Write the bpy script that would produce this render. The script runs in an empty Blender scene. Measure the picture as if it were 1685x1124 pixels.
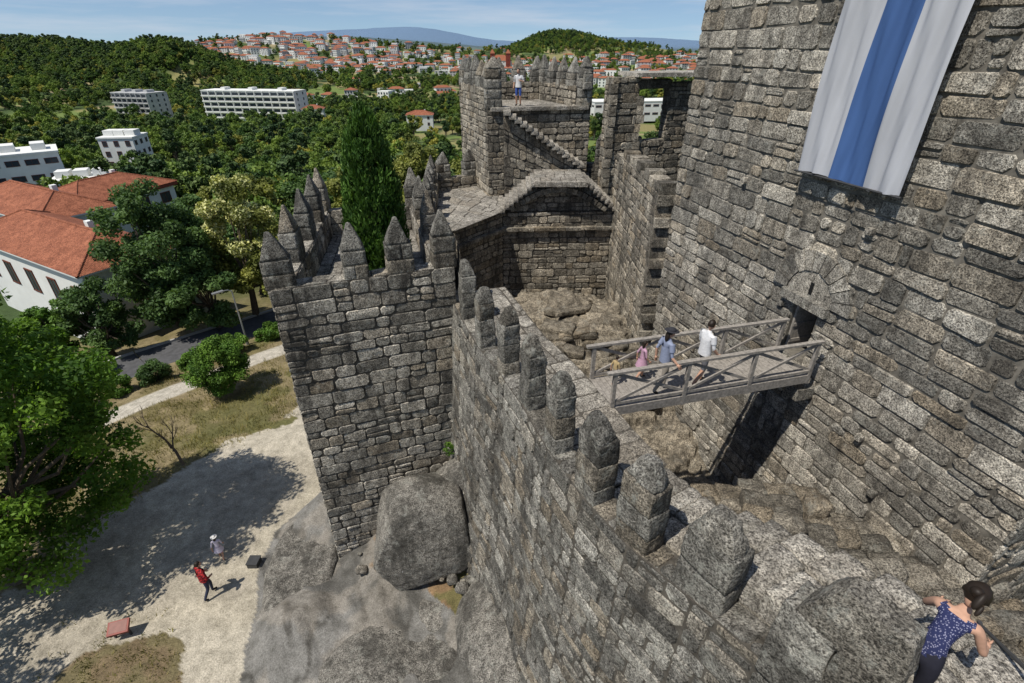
import bpy, math, random, numpy as np
from mathutils import Vector, Matrix, noise as mn
random.seed(7); rng=np.random.default_rng(7)
scene=bpy.context.scene
COL=scene.collection
def link(o,parent=None):
    COL.objects.link(o)
    if parent: o.parent=parent
    return o
# ---------------------------------------------------------------- materials
def newmat(name):
    m=bpy.data.materials.new(name); m.use_nodes=True
    nt=m.node_tree; b=nt.nodes['Principled BSDF']; b.inputs['Roughness'].default_value=.85
    try: b.inputs['Specular IOR Level'].default_value=.2
    except: pass
    return m,nt,b
def N(nt,t,**k):
    n=nt.nodes.new(t)
    for a,v in k.items(): setattr(n,a,v)
    return n
def noise_node(nt,co,scale,detail=4,rough=.6):
    n=N(nt,'ShaderNodeTexNoise'); n.inputs['Scale'].default_value=scale; n.inputs['Detail'].default_value=detail
    n.inputs['Roughness'].default_value=rough
    nt.links.new(co,n.inputs['Vector']); return n.outputs['Fac']
def ramp(nt,fac,p0,p1,c0=(0,0,0,1),c1=(1,1,1,1)):
    r=N(nt,'ShaderNodeValToRGB'); e=r.color_ramp.elements
    e[0].position=p0;e[1].position=p1;e[0].color=c0;e[1].color=c1
    nt.links.new(fac,r.inputs['Fac']); return r.outputs['Color']
def mix(nt,fac,a,b,mode='MIX'):
    m=N(nt,'ShaderNodeMixRGB',blend_type=mode)
    for i,v in ((0,fac),(1,a),(2,b)):
        if hasattr(v,'links'): nt.links.new(v,m.inputs[i])
        elif i==0: m.inputs[0].default_value=v
        else: m.inputs[i].default_value=(*v,1) if len(v)==3 else v
    return m.outputs[0]
def mth(nt,op,a,b):
    m=N(nt,'ShaderNodeMath',operation=op)
    for i,v in ((0,a),(1,b)):
        if hasattr(v,'links'): nt.links.new(v,m.inputs[i])
        else: m.inputs[i].default_value=v
    return m.outputs[0]
def bump(nt,b,heights):
    prev=None
    for h,s,d in heights:
        bn=N(nt,'ShaderNodeBump'); bn.inputs['Strength'].default_value=s; bn.inputs['Distance'].default_value=d
        nt.links.new(h,bn.inputs['Height'])
        if prev is not None: nt.links.new(prev,bn.inputs['Normal'])
        prev=bn.outputs['Normal']
    nt.links.new(prev,b.inputs['Normal'])
def simple(name,col,rough=.8,var=.15,scale=6,metal=0):
    m,nt,b=newmat(name); tc=N(nt,'ShaderNodeTexCoord')
    f=noise_node(nt,tc.outputs['Object'],scale)
    c0=tuple(c*(1-var) for c in col); c1=tuple(min(1,c*(1+var)) for c in col)
    nt.links.new(ramp(nt,f,.3,.7,(*c0,1),(*c1,1)),b.inputs['Base Color'])
    b.inputs['Roughness'].default_value=rough; b.inputs['Metallic'].default_value=metal
    return m
def granite(name,ca,cb,dark=.5,lich=.35,bs=1.0,stain=(.034,.031,.027),vmin=.5,vmax=1.38,tanf=.4):
    m,nt,b=newmat(name); tc=N(nt,'ShaderNodeTexCoord'); co=tc.outputs['Object']
    at=N(nt,'ShaderNodeAttribute',attribute_name='rnd'); sep=N(nt,'ShaderNodeSeparateColor'); nt.links.new(at.outputs['Color'],sep.inputs[0])
    c=mix(nt,sep.outputs[0],ca,cb)
    v=N(nt,'ShaderNodeMapRange'); v.inputs['To Min'].default_value=vmin; v.inputs['To Max'].default_value=vmax
    nt.links.new(sep.outputs[1],v.inputs['Value'])
    comb=N(nt,'ShaderNodeCombineColor')
    for i in range(3): nt.links.new(v.outputs[0],comb.inputs[i])
    c=mix(nt,1,c,comb.outputs[0],'MULTIPLY')
    tan=ramp(nt,sep.outputs[2],.66,.97); c=mix(nt,mth(nt,'MULTIPLY',tan,tanf),c,(.31,.24,.155))
    sp=noise_node(nt,co,27,3,.82); c=mix(nt,1,c,ramp(nt,sp,.39,.60,(.24,.235,.23,1),(1.75,1.74,1.70,1)),'MULTIPLY')
    s2=noise_node(nt,co,5.0,5,.74); c=mix(nt,1,c,ramp(nt,s2,.34,.64,(.45,.44,.425,1),(1.38,1.37,1.34,1)),'MULTIPLY')
    mp=N(nt,'ShaderNodeMapping'); mp.inputs['Scale'].default_value=(1,1,.22); nt.links.new(co,mp.inputs['Vector'])
    st=noise_node(nt,mp.outputs[0],.95,6,.72)
    c=mix(nt,mth(nt,'MULTIPLY',ramp(nt,st,.47,.61),dark),c,stain)
    l=noise_node(nt,co,2.4,6,.82); c=mix(nt,mth(nt,'MULTIPLY',ramp(nt,l,.55,.62),lich),c,(.42,.415,.36))
    nt.links.new(c,b.inputs['Base Color'])
    h=mth(nt,'ADD',mth(nt,'MULTIPLY',s2,1.0),mth(nt,'MULTIPLY',sp,.4))
    bump(nt,b,[(h,1.0*bs,.11)])
    b.inputs['Roughness'].default_value=.92
    return m
M_keep=granite('keep_granite',(.40,.37,.32),(.27,.257,.23),.58,.28)
M_tow=granite('tower_granite',(.43,.40,.35),(.30,.283,.25),.8,.38)
M_cur=granite('curtain_granite',(.265,.255,.23),(.19,.183,.168),.68,.42)
M_far=granite('wall_granite',(.36,.325,.27),(.245,.225,.19),.65,.25)
M_mer=granite('merlon_granite',(.29,.28,.255),(.205,.198,.18),.68,.65,1.3)
M_floor=granite('floor_granite',(.40,.375,.335),(.32,.30,.27),.4,.25,1.1,(.07,.063,.053),.72,1.2,.2)
M_terr=granite('terrace_stone',(.27,.245,.205),(.20,.185,.158),.6,.3,1.1,(.05,.044,.036),.6,1.3,.4)
M_rock=granite('boulder_granite',(.235,.222,.20),(.18,.17,.153),.72,.4,1.0,(.045,.042,.036))
M_yard=granite('courtyard_rock',(.25,.218,.172),(.195,.172,.138),.65,.25,1.0,(.045,.039,.031))
M_mort=simple('mortar_dark',(.075,.067,.055),.95,.5,5)
M_mortl=simple('mortar_light',(.14,.127,.105),.95,.5,5)
M_wood=simple('weathered_wood',(.25,.228,.20),.85,.35,14)
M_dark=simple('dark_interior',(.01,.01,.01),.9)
M_white=simple('white_render',(.68,.68,.64),.8,.06,.6)
M_grey=simple('grey_concrete',(.42,.42,.41),.8,.12,.5)
M_glass=simple('window_glass',(.04,.05,.06),.15,.2,1)
M_frame=simple('brown_shutter',(.12,.04,.025),.6)
M_band=simple('red_fascia',(.20,.045,.03),.6)
M_metal=simple('galvanised_metal',(.35,.36,.37),.45,.1,5,.6)
M_darkmetal=simple('dark_metal',(.05,.05,.05),.5)
def tile_mat():
    m,nt,b=newmat('terracotta_tiles'); tc=N(nt,'ShaderNodeTexCoord'); co=tc.outputs['Object']
    a=noise_node(nt,co,1.2,6,.7); c=ramp(nt,a,.3,.7,(.20,.068,.036,1),(.42,.16,.088,1))
    c=mix(nt,1,c,ramp(nt,noise_node(nt,co,9,3,.7),.35,.6,(.45,.43,.41,1),(1.15,1.15,1.15,1)),'MULTIPLY')
    nt.links.new(c,b.inputs['Base Color'])
    w=N(nt,'ShaderNodeTexWave'); w.inputs['Scale'].default_value=3.5; nt.links.new(co,w.inputs['Vector'])
    bump(nt,b,[(w.outputs['Fac'],.6,.05)]); return m
M_tile=tile_mat()
def leafmat(name,ca,cb,tr=.25,sc=.5,objrand=False):
    m,nt,b=newmat(name); tc=N(nt,'ShaderNodeTexCoord')
    at=N(nt,'ShaderNodeAttribute',attribute_name='rnd'); sep=N(nt,'ShaderNodeSeparateColor'); nt.links.new(at.outputs['Color'],sep.inputs[0])
    c=mix(nt,sep.outputs[0],ca,cb)
    if objrand:
        oi=N(nt,'ShaderNodeObjectInfo')
        c=mix(nt,1,c,ramp(nt,oi.outputs['Random'],0,1,(.5,.62,.6,1),(1.8,1.5,1.1,1)),'MULTIPLY')
    else: c=mix(nt,1,c,ramp(nt,noise_node(nt,tc.outputs['Object'],sc,2),.35,.65,(.5,.55,.45,1),(1.4,1.35,1.2,1)),'MULTIPLY')
    nt.links.new(c,b.inputs['Base Color']); b.inputs['Roughness'].default_value=.6
    if tr>0:
        t=N(nt,'ShaderNodeBsdfTranslucent'); nt.links.new(mix(nt,1,c,(1.3,1.4,.6),'MULTIPLY'),t.inputs['Color'])
        ms=N(nt,'ShaderNodeMixShader'); ms.inputs[0].default_value=tr
        nt.links.new(b.outputs[0],ms.inputs[1]); nt.links.new(t.outputs[0],ms.inputs[2])
        nt.links.new(ms.outputs[0],nt.nodes['Material Output'].inputs['Surface'])
    return m
L_bright=leafmat('leaf_bright',(.04,.10,.013),(.16,.27,.04),.35)
L_dark=leafmat('leaf_dark',(.045,.09,.03),(.11,.18,.06))
L_olive=leafmat('leaf_olive',(.13,.15,.035),(.26,.27,.08))
L_blossom=leafmat('blossom',(.55,.55,.24),(.68,.66,.38),.2)
L_cyp=leafmat('cypress_leaf',(.025,.065,.014),(.10,.19,.035),.15,2)
L_bush=leafmat('bush_leaf',(.05,.12,.018),(.14,.24,.04),.2,1)
L_for=leafmat('forest_leaf',(.055,.11,.022),(.14,.215,.05),.15,.4,True)
L_for2=leafmat('forest_leaf_olive',(.13,.155,.03),(.24,.26,.075),.15,.4,True)
L_for3=leafmat('forest_leaf_pine',(.03,.065,.02),(.07,.115,.038),0,.4,True)
M_bark=simple('bark',(.12,.095,.07),.95,.35,9)
# ---------------------------------------------------------------- mesh builder
class MB:
    def __init__(s): s.v=[];s.f=[];s.m=[];s.r=[]
    def add(s,vs,fs,mat=0,rnd=None):
        o=len(s.v); s.v.extend(vs)
        r=rnd if rnd else (random.random(),random.random(),random.random())
        for f in fs: s.f.append(tuple(i+o for i in f)); s.m.append(mat); s.r.append(r)
    def build(s,name,mats,parent=None,smooth=False):
        me=bpy.data.meshes.new(name); me.from_pydata([tuple(v) for v in s.v],[],s.f)
        for m in mats: me.materials.append(m)
        me.polygons.foreach_set('material_index',s.m)
        a=me.attributes.new('rnd','FLOAT_COLOR','FACE')
        a.data.foreach_set('color',np.array([(x[0],x[1],x[2],1) for x in s.r],dtype=np.float32).ravel())
        if smooth: me.polygons.foreach_set('use_smooth',[True]*len(s.f))
        me.update(); o=bpy.data.objects.new(name,me); return link(o,parent)
V=lambda *a: Vector(a)
def box(mb,c,ax,ay,az,mat=0,rnd=None):
    vs=[c+ax*i+ay*j+az*k for k in(-1,1) for j in(-1,1) for i in(-1,1)]
    mb.add(vs,[(0,2,3,1),(4,5,7,6),(0,1,5,4),(1,3,7,5),(3,2,6,7),(2,0,4,6)],mat,rnd)
def beam(mb,p,q,w,h,mat=0,up=V(0,0,1)):
    d=(q-p); L=d.length; d.normalize(); s=d.cross(up)
    if s.length<1e-4: s=V(1,0,0)
    s.normalize(); u=s.cross(d)
    box(mb,(p+q)/2,d*(L/2),s*(w/2),u*(h/2),mat)
def tube(mb,pts,rad,n=8,mat=0,cap=True,rnd=None):
    pts=[Vector(p) for p in pts]; vs=[];fs=[]
    for i,p in enumerate(pts):
        d=(pts[min(i+1,len(pts)-1)]-pts[max(i-1,0)]).normalized()
        a=d.cross(V(0,0,1)); 
        if a.length<.05: a=d.cross(V(0,1,0))
        a.normalize(); b=a.cross(d)
        for k in range(n):
            t=2*math.pi*k/n; vs.append(p+(a*math.cos(t)+b*math.sin(t))*rad[i])
    for i in range(len(pts)-1):
        for k in range(n):
            k2=(k+1)%n; fs.append((i*n+k,i*n+k2,(i+1)*n+k2,(i+1)*n+k))
    if cap: fs.append(tuple(range(n))[::-1]); fs.append(tuple((len(pts)-1)*n+k for k in range(n)))
    mb.add(vs,fs,mat,rnd)
def masonry(mb,A,B,C,D,ch=(.4,.52),cw=(.45,1.25),dep=(.012,.045),gap=.009,ext=(0,0),mats=(0,1)):
    A,B,C,D=[Vector(p) for p in (A,B,C,D)]
    w=((B-A).length+(C-D).length)/2; h=((D-A).length+(C-B).length)/2
    if w<.05 or h<.05: return
    n=(B-A+C-D).cross(D-A+C-B).normalized()
    def P(u,v,d):
        a=u/w; b=v/h
        return A*(1-a)*(1-b)+B*a*(1-b)+C*a*b+D*(1-a)*b+n*d
    mb.add([A,B,C,D],[(0,1,2,3)],mats[1])
    v=0.; sd=random.random()*100; big=w*h>12
    while v<h-.03:
        c=random.uniform(*ch)
        if h-(v+c)<ch[0]*.55: c=h-v
        wav=lambda u,vv: (.06 if big else .012)*mn.noise(V(u*.55,vv*3.1+sd,sd)) if 0<vv<h-.01 else 0
        u=-ext[0]; first=True
        while u<w+ext[1]-.02:
            L=random.uniform(*cw)
            if random.random()<.22: L*=.55
            if first and random.random()<.5: L*=.6
            first=False
            if w+ext[1]-(u+L)<cw[0]*.6: L=w+ext[1]-u
            subs=[(v,v+c)]
            if L<.85 and c>.34 and random.random()<.25: 
                k=random.uniform(.35,.65); subs=[(v,v+c*k),(v+c*k,v+c)]
            for (v0,v1) in subs:
                d=random.uniform(*dep); g=gap*random.uniform(.3,2.4)
                if random.random()<.08: g+=.02
                g=min(g,(v1-v0)*.2)
                j=lambda s=.012: random.uniform(-s,s)
                u0,u1=u+g,u+L-g
                k=min(.08,L*.2,(v1-v0)*.28)
                kk_=[k*random.uniform(.2,1.3) for _ in range(4)]
                a0=v0+g+wav(u0,v0);a1=v0+g+wav(u1,v0);b0=v1-g+wav(u0,v1);b1=v1-g+wav(u1,v1)
                ring=[(u0+kk_[0],a0+j(.006)),(u1-kk_[1],a1+j(.006)),(u1,a1+kk_[1]),(u1,b1-kk_[2]),(u1-kk_[2],b1+j(.006)),(u0+kk_[3],b0+j(.006)),(u0,b0-kk_[3]),(u0,a0+kk_[0])]
                cu=(u0+u1)/2; cv=(v0+v1)/2
                r0=[P(x,y,-.012) for x,y in ring]
                ins=random.uniform(.012,.028)
                r1=[]; tx=random.uniform(-.014,.014); ty=random.uniform(-.014,.014)
                for (x,y) in ring:
                    x2=x+(ins if x<cu else -ins)+j(.006); y2=y+(ins if y<cv else -ins)+j(.006)
                    r1.append(P(x2,y2,max(.004,d+tx*(1 if x<cu else -1)+ty*(1 if y<cv else -1)+j(.004))))
                mid=P(cu+j(.08),cv+j(.04),d+random.uniform(0,.012))
                fs=[]
                for q in range(8):
                    q2=(q+1)%8; fs.append((q,q2,8+q2,8+q)); fs.append((8+q,8+q2,16))
                mb.add(r0+r1+[mid],fs,mats[0])
            u+=L
        v+=c
def wallbox(mb,p0,p1,th,z0,z1,sides='FBLRT',**k):
    p0=V(p0[0],p0[1],0);p1=V(p1[0],p1[1],0); d=(p1-p0).normalized(); nb=V(-d.y,d.x,0)
    q0=p0+nb*th;q1=p1+nb*th; Z0=V(0,0,z0);Z1=V(0,0,z1)
    if 'F' in sides: masonry(mb,p0+Z0,p1+Z0,p1+Z1,p0+Z1,ext=(.03,.03),**k)
    if 'B' in sides: masonry(mb,q1+Z0,q0+Z0,q0+Z1,q1+Z1,ext=(.03,.03),**k)
    if 'L' in sides: masonry(mb,q0+Z0,p0+Z0,p0+Z1,q0+Z1,ext=(.03,.03),**k)
    if 'R' in sides: masonry(mb,p1+Z0,q1+Z0,q1+Z1,p1+Z1,ext=(.03,.03),**k)
    if 'T' in sides: 
        kk=dict(k); kk['ch']=(th,th); masonry(mb,p0+Z1,p1+Z1,q1+Z1,q0+Z1,ext=(.03,.03),**kk)
def rough(mb,c,ax,ay,hz,top=1.0,n=5,rd=.35,amp=.03,fr=1.6,mat=0,rnd=None,shift=(0,0),planes=None):
    idx={};vs=[];fs=[]
    def vid(i,j,k):
        if (i,j,k) in idx: return idx[(i,j,k)]
        p=V(2*i/n-1,2*j/n-1,2*k/n-1); m=max(abs(p.x),abs(p.y),abs(p.z)); L=p.length
        s=p*(1-rd)+(p/L*m)*rd*1.12
        if planes:
            for pn,pd in planes:
                e=s.dot(pn)-pd
                if e>0: s=s-pn*e*.8
        tt=(s.z+1)/2; t=1+(top-1)*tt
        q=c+ax*(s.x*t+shift[0]*tt)+ay*(s.y*t+shift[1]*tt)+V(0,0,hz*s.z)
        q+=mn.noise_vector(q*fr)*amp+mn.noise_vector(q*fr*4)*amp*.3
        if n>8: q+=mn.noise_vector(q*fr*9)*amp*.12
        idx[(i,j,k)]=len(vs); vs.append(q); return idx[(i,j,k)]
    for a in range(n):
        for b in range(n):
            fs.append((vid(a,b,0),vid(a,b+1,0),vid(a+1,b+1,0),vid(a+1,b,0)))
            fs.append((vid(a,b,n),vid(a+1,b,n),vid(a+1,b+1,n),vid(a,b+1,n)))
            fs.append((vid(a,0,b),vid(a+1,0,b),vid(a+1,0,b+1),vid(a,0,b+1)))
            fs.append((vid(a,n,b),vid(a,n,b+1),vid(a+1,n,b+1),vid(a+1,n,b)))
            fs.append((vid(0,a,b),vid(0,a,b+1),vid(0,a+1,b+1),vid(0,a+1,b)))
            fs.append((vid(n,a,b),vid(n,a+1,b),vid(n,a+1,b+1),vid(n,a,b+1)))
    mb.add(vs,fs,mat,rnd)
def merlon(mb,x,y,ang,w,t,z0,z1,cap=.55,n=4,mat=0,ch=.42,tp=.2,am=1):
    ca,sa=math.cos(ang),math.sin(ang); ux=V(ca,sa,0);uy=V(-sa,ca,0)
    H=z1-z0; body=H-cap; k=max(1,round(body/ch)); z=z0
    rr=.07 if am==1 else .16
    for i in range(k):
        h=body/k
        f=1-.06*i/k+random.uniform(-.015,.015)
        c=V(x,y,z+h/2)
        if w>.6 and random.random()<.45:
            sp=random.uniform(-.25,.25)
            wl=(1+sp)/2*w*f; wr=w*f-wl
            rough(mb,c-ux*(w*f/2-wl/2),ux*(wl/2-.001),uy*t*f/2,h/2+.012,n=n,rd=rr,amp=.02*am,mat=mat)
            rough(mb,c+ux*(w*f/2-wr/2),ux*(wr/2-.001),uy*t*f/2,h/2+.012,n=n,rd=rr,amp=.02*am,mat=mat)
        else: rough(mb,c+ux*random.uniform(-.012,.012),ux*w*f/2,uy*t*f/2,h/2+(.012 if am>1 else -.002),n=n,rd=rr,amp=.022*am,mat=mat)
        z+=h
    rough(mb,V(x,y,z+cap/2-.02),ux*w*.48,uy*t*.49,cap/2,top=tp,n=n+1,rd=.16 if am==1 else .4,amp=.035*am,mat=mat,shift=(random.uniform(-.15,.15),random.uniform(-.1,.1)))
# ================================================================= KEEP
KO=V(7.9,11.9,0); KT=V(-.29,.957,0).normalized()
KN=V(-.957,-.29,0).normalized()
def K(s,z,off=0): return KO+KT*s+KN*off+V(0,0,z)
mb=MB(); SL,SR=6.9,-5.6; ZB,ZT=-15.,9.; FL=-7.5
kk=dict(ch=(.30,.52),cw=(.45,1.25),dep=(.015,.065),gap=.011)
dl,dr,dt=.62,-.16,-5.95
masonry(mb,K(SL,ZB),K(dl,ZB),K(dl,ZT),K(SL,ZT),ext=(.05,-.0),**kk)
masonry(mb,K(dr,ZB),K(SR,ZB),K(SR,ZT),K(dr,ZT),ext=(0,.05),**kk)
masonry(mb,K(dl,ZB),K(dr,ZB),K(dr,FL),K(dl,FL),**kk)
masonry(mb,K(dl,dt),K(dr,dt),K(dr,ZT),K(dl,ZT),**kk)
kd=-KN
c2=K(SR,0)+kd*13; c1=K(SL,0)+kd*13
masonry(mb,K(SR,ZB),c2+V(0,0,ZB),c2+V(0,0,ZT),K(SR,ZT),ext=(.05,0),**kk)
mb.add([K(SL,ZB)-KT*.03,c1+V(0,0,ZB)-KT*.03,c1+V(0,0,ZT)-KT*.03,K(SL,ZT)-KT*.03],[(0,1,2,3)],0)
mb.add([c1+V(0,0,ZB),c2+V(0,0,ZB),c2+V(0,0,ZT),c1+V(0,0,ZT)],[(0,1,2,3)],0)
mb.add([K(SL,ZT-.02),K(SR,ZT-.02),c2+V(0,0,ZT-.02),c1+V(0,0,ZT-.02)],[(0,1,2,3)],0)
for pts in ([K(dl,FL),K(dl,FL,-1.2),K(dl,dt,-1.2),K(dl,dt)],[K(dr,FL),K(dr,FL,-1.2),K(dr,dt,-1.2),K(dr,dt)],[K(dl,dt),K(dl,dt,-1.2),K(dr,dt,-1.2),K(dr,dt)],[K(dl,FL),K(dl,FL,-1.2),K(dr,FL,-1.2),K(dr,FL)]):
    mb.add(pts,[(0,1,2,3)],1)
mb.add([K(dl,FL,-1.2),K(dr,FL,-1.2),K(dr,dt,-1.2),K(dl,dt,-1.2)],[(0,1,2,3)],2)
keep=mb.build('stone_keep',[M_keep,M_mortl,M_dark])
mb=MB(); ac=.23; az=-5.72
nv=11
for i in range(nv):
    a=math.pi*(i+.5)/nv; r=.98
    c=K(ac+math.cos(a)*r,az+math.sin(a)*r,.05)
    rd_=KT*math.cos(a)+V(0,0,math.sin(a)); tn=-KT*math.sin(a)+V(0,0,math.cos(a))
    vs=[]
    for dd in (-.05,.06):
        for rr,ww in ((-.24,.095),(.27,.166)):
            for sg in (-1,1): vs.append(c+KN*(dd+random.uniform(-.008,.008))+rd_*(rr+random.uniform(-.02,.02))+tn*ww*sg)
    mb.add(vs,[(4,5,7,6),(0,1,5,4),(2,6,7,3),(0,4,6,2),(1,3,7,5)],0)
vs=[K(ac,az-.02,.075)]+[K(ac+math.cos(math.pi*i/16)*.73,az+.0+math.sin(math.pi*i/16)*.73,.075) for i in range(17)]
mb.add(vs,[(0,i,i+1) for i in range(1,17)],0)
beam(mb,K(1.0,dt+.12,.07),K(-.5,dt+.12,.07),.3,.26)
box(mb,K(ac-.02,az+.28,.08),KT*.05,KN*.01,V(0,0,.16),1)
mb.build('door_arch',[M_keep,M_dark],keep)
mb=MB()
for s,zz in ((-.1,-8.05),(-.62,-8.05),(.75,-8.0)):
    rough(mb,K(s,zz,.2),KT*.22,KN*.4,.18,n=4,rd=.1,amp=.02)
rough(mb,K(.2,-7.72,.25),KT*.6,KN*.3,.14,n=4,rd=.1,amp=.02)
for s,zz in ((-2.4,-8.3),(1.0,-6.2),(-3.2,-9.4),(3.5,-3.4),(-.8,-3.6)):
    rough(mb,K(s,zz,.05),KT*.09,KN*.12,.08,n=3,rd=.3,amp=.01)
mb.build('corbel_stones',[M_keep],keep)
mb=MB(); box(mb,K(.57,FL+.8,-.45),KN*.38,KT*.03,V(0,0,.76)); 
for z in (.3,.8,1.3): box(mb,K(.53,FL+z,-.45),KN*.37,KT*.015,V(0,0,.05))
mb.build('door_leaf',[M_wood],keep)
# ================================================================= BANNER
mb=MB(); nx,nz=80,60; s0,s1=1.44,-1.33; zb,zt=-2.7,4.5
vs=[]
for j in range(nz+1):
    for i in range(nx+1):
        a=i/nx; b=j/nz; 
        s=s0+(s1-s0)*a+ .02*math.sin(b*5+a*3)
        z=zb+(zt-zb)*b+(1-b)**6*.05*math.sin(a*7)
        off=.30+.06*math.sin(a*8+b*2.5)+.05*math.sin(a*21-b*5+1.3)*(.35+.65*b)+.035*math.sin(a*37+b*9)+.014*math.sin(a*70-b*14)+.10*math.sin((a*1.6+b*2.2)*5)*a*(1-a)
        vs.append(K(s,z,off))
fw=[];fb=[]
for j in range(nz):
    for i in range(nx):
        f=(j*(nx+1)+i,j*(nx+1)+i+1,(j+1)*(nx+1)+i+1,(j+1)*(nx+1)+i)
        (fb if nx*.345<=i<nx*.655 else fw).append(f)
mb.add(vs,fw,0); 
for f in fb: mb.f.append(f); mb.m.append(1); mb.r.append((.5,.5,.5))
def cloth(name,col):
    m,nt,b=newmat(name); tc=N(nt,'ShaderNodeTexCoord')
    mp=N(nt,'ShaderNodeMapping'); mp.inputs['Scale'].default_value=(1,1,.25); nt.links.new(tc.outputs['Object'],mp.inputs['Vector'])
    f=noise_node(nt,mp.outputs[0],1.6,3); nt.links.new(ramp(nt,f,.35,.65,(*[c*.85 for c in col],1),(*col,1)),b.inputs['Base Color'])
    t=N(nt,'ShaderNodeBsdfTranslucent'); t.inputs['Color'].default_value=(*col,1); ms=N(nt,'ShaderNodeMixShader'); ms.inputs[0].default_value=.15
    nt.links.new(b.outputs[0],ms.inputs[1]); nt.links.new(t.outputs[0],ms.inputs[2]); nt.links.new(ms.outputs[0],nt.nodes['Material Output'].inputs['Surface'])
    return m
M_cw=cloth('white_cloth',(.52,.53,.56)); M_cb=cloth('blue_cloth',(.068,.14,.33))
ban=mb.build('hanging_banner',[M_cw,M_cb],smooth=True)
mb=MB(); tube(mb,[K(s0+.06,zb,.36),K(s1-.06,zb,.36)],[.025,.025],8); mb.build('bottom_rod',[M_darkmetal],ban)
# ================================================================= LEFT TOWER
def crown(mb,mm,poly,zs,th,mer,z1,mw=.75,skip=()):
    for i,(p,q) in enumerate(zip(poly,poly[1:]+poly[:1])):
        if i in skip: continue
        p=V(*p,0);q=V(*q,0); d=(q-p).normalized(); nb=V(-d.y,d.x,0); L=(q-p).length
        for t in mer[i]:
            c=p+d*(t*L)+nb*th*.5
            merlon(mm,c.x,c.y,math.atan2(d.y,d.x),mw*random.uniform(.92,1.08),th,zs-.05,z1+random.uniform(-.12,.12),cap=.8,tp=.14,n=6)
A,B,C,D=(-6.9,13.2),(-1.85,15.0),(-4.0,22.5),(-8.3,21.5)
poly=[A,B,C,D]; mb=MB(); mm=MB(); zs=-6.0; zf=-7.0; zb=-19.
tk=dict(ch=(.30,.52),cw=(.4,1.15))
def off(poly,d):
    n=len(poly);out=[]
    for i in range(n):
        p0=V(*poly[i-1],0);p1=V(*poly[i],0);p2=V(*poly[(i+1)%n],0)
        a=(p1-p0).normalized();b=(p2-p1).normalized(); na=V(-a.y,a.x,0);nb=V(-b.y,b.x,0)
        m=(na+nb); m=m/(m.length_squared)*2*d
        out.append(((p1+m).x,(p1+m).y))
    return out
P1=off(poly,.55); P2=off(poly,1.7)
def ring(mb,pa,pb,z,**k):
    n=len(pa)
    for i in range(n):
        j=(i+1)%n
        masonry(mb,V(*pa[i],z),V(*pa[j],z),V(*pb[j],z),V(*pb[i],z),**k)
for i in range(4):
    j=(i+1)%4
    masonry(mb,V(*poly[i],zb),V(*poly[j],zb),V(*poly[j],zs),V(*poly[i],zs),ext=(.04,.04),**tk)
    masonry(mb,V(*P1[j],zf),V(*P1[i],zf),V(*P1[i],zs),V(*P1[j],zs),ch=(.45,.5))
    masonry(mb,V(*P2[j],zb+6),V(*P2[i],zb+6),V(*P2[i],zf),V(*P2[j],zf))
ring(mb,poly,P1,zs,ch=(.55,.55)); ring(mb,P1,P2,zf,ch=(.5,.7),mats=(2,1),dep=(.005,.02))
tw=mb.build('castle_tower',[M_tow,M_mort,M_floor])
crown(mb,mm,poly,zs,.55,[(.06,.455,.70,.955),(.42,.72),(.08,.34,.62),(.02,.2,.45,.72)],-4.3,.78)
mm.build('tower_merlons',[M_mer],tw,True)
# ================================================================= CURTAIN WALL
ML=[V(-2.0,16.0,0),V(-1.35,14.1,0),V(-.75,12.35,0),V(-.09,10.98,0),V(.475,9.6,0),V(.97,8.15,0),V(1.53,6.87,0),V(2.15,5.80,0),V(2.90,4.72,0),V(3.62,3.35,0),V(3.85,1.7,0),V(3.8,0.1,0)]
WZ=[-7.4]*7+[-7.4,-7.25,-6.85,-6.4,-5.9]
def nrm(i):
    d=(ML[min(i+1,len(ML)-1)]-ML[max(i-1,0)]).normalized(); return V(-d.y,d.x,0)
SG=1 if nrm(3).x>0 else -1
def Q(i,o,z): p=ML[i]+nrm(i)*SG*o; return V(p.x,p.y,z)
mb=MB(); mm=MB()
ck=dict(ch=(.30,.5),cw=(.38,1.05),dep=(.01,.045),gap=.009)
IW=1.85
for i in range(len(ML)-1):
    za,zc=WZ[i]+.12,WZ[i+1]+.12
    masonry(mb,Q(i,-1.3,-18.6),Q(i+1,-1.3,-18.6),Q(i+1,-.6,-12.5),Q(i,-.6,-12.5),**ck)
    masonry(mb,Q(i,-.6,-12.5),Q(i+1,-.6,-12.5),Q(i+1,-.25,zc),Q(i,-.25,za),**ck)
    masonry(mb,Q(i,-.25,za),Q(i+1,-.25,zc),Q(i+1,.25,zc),Q(i,.25,za),ch=(.5,.5))
    masonry(mb,Q(i+1,.25,WZ[i+1]-.3),Q(i,.25,WZ[i]-.3),Q(i,.25,za),Q(i+1,.25,zc),ch=(.38,.7))
    if i<6: masonry(mb,Q(i,.25,WZ[i]),Q(i+1,.25,WZ[i+1]),Q(i+1,IW,WZ[i+1]),Q(i,IW,WZ[i]),ch=(.4,.75),mats=(2,1),dep=(.005,.03))
    mb.add([Q(i,IW,-15),Q(i+1,IW,-15),Q(i+1,IW,WZ[i+1]-.5),Q(i,IW,WZ[i]-.5)],[(3,2,1,0)],0)
st=MB()
def along(s,o):
    i=int(s); f=s-i; i=min(i,len(ML)-2)
    a=Q(i,o,0);b=Q(i+1,o,0); return a*(1-f)+b*f
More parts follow.
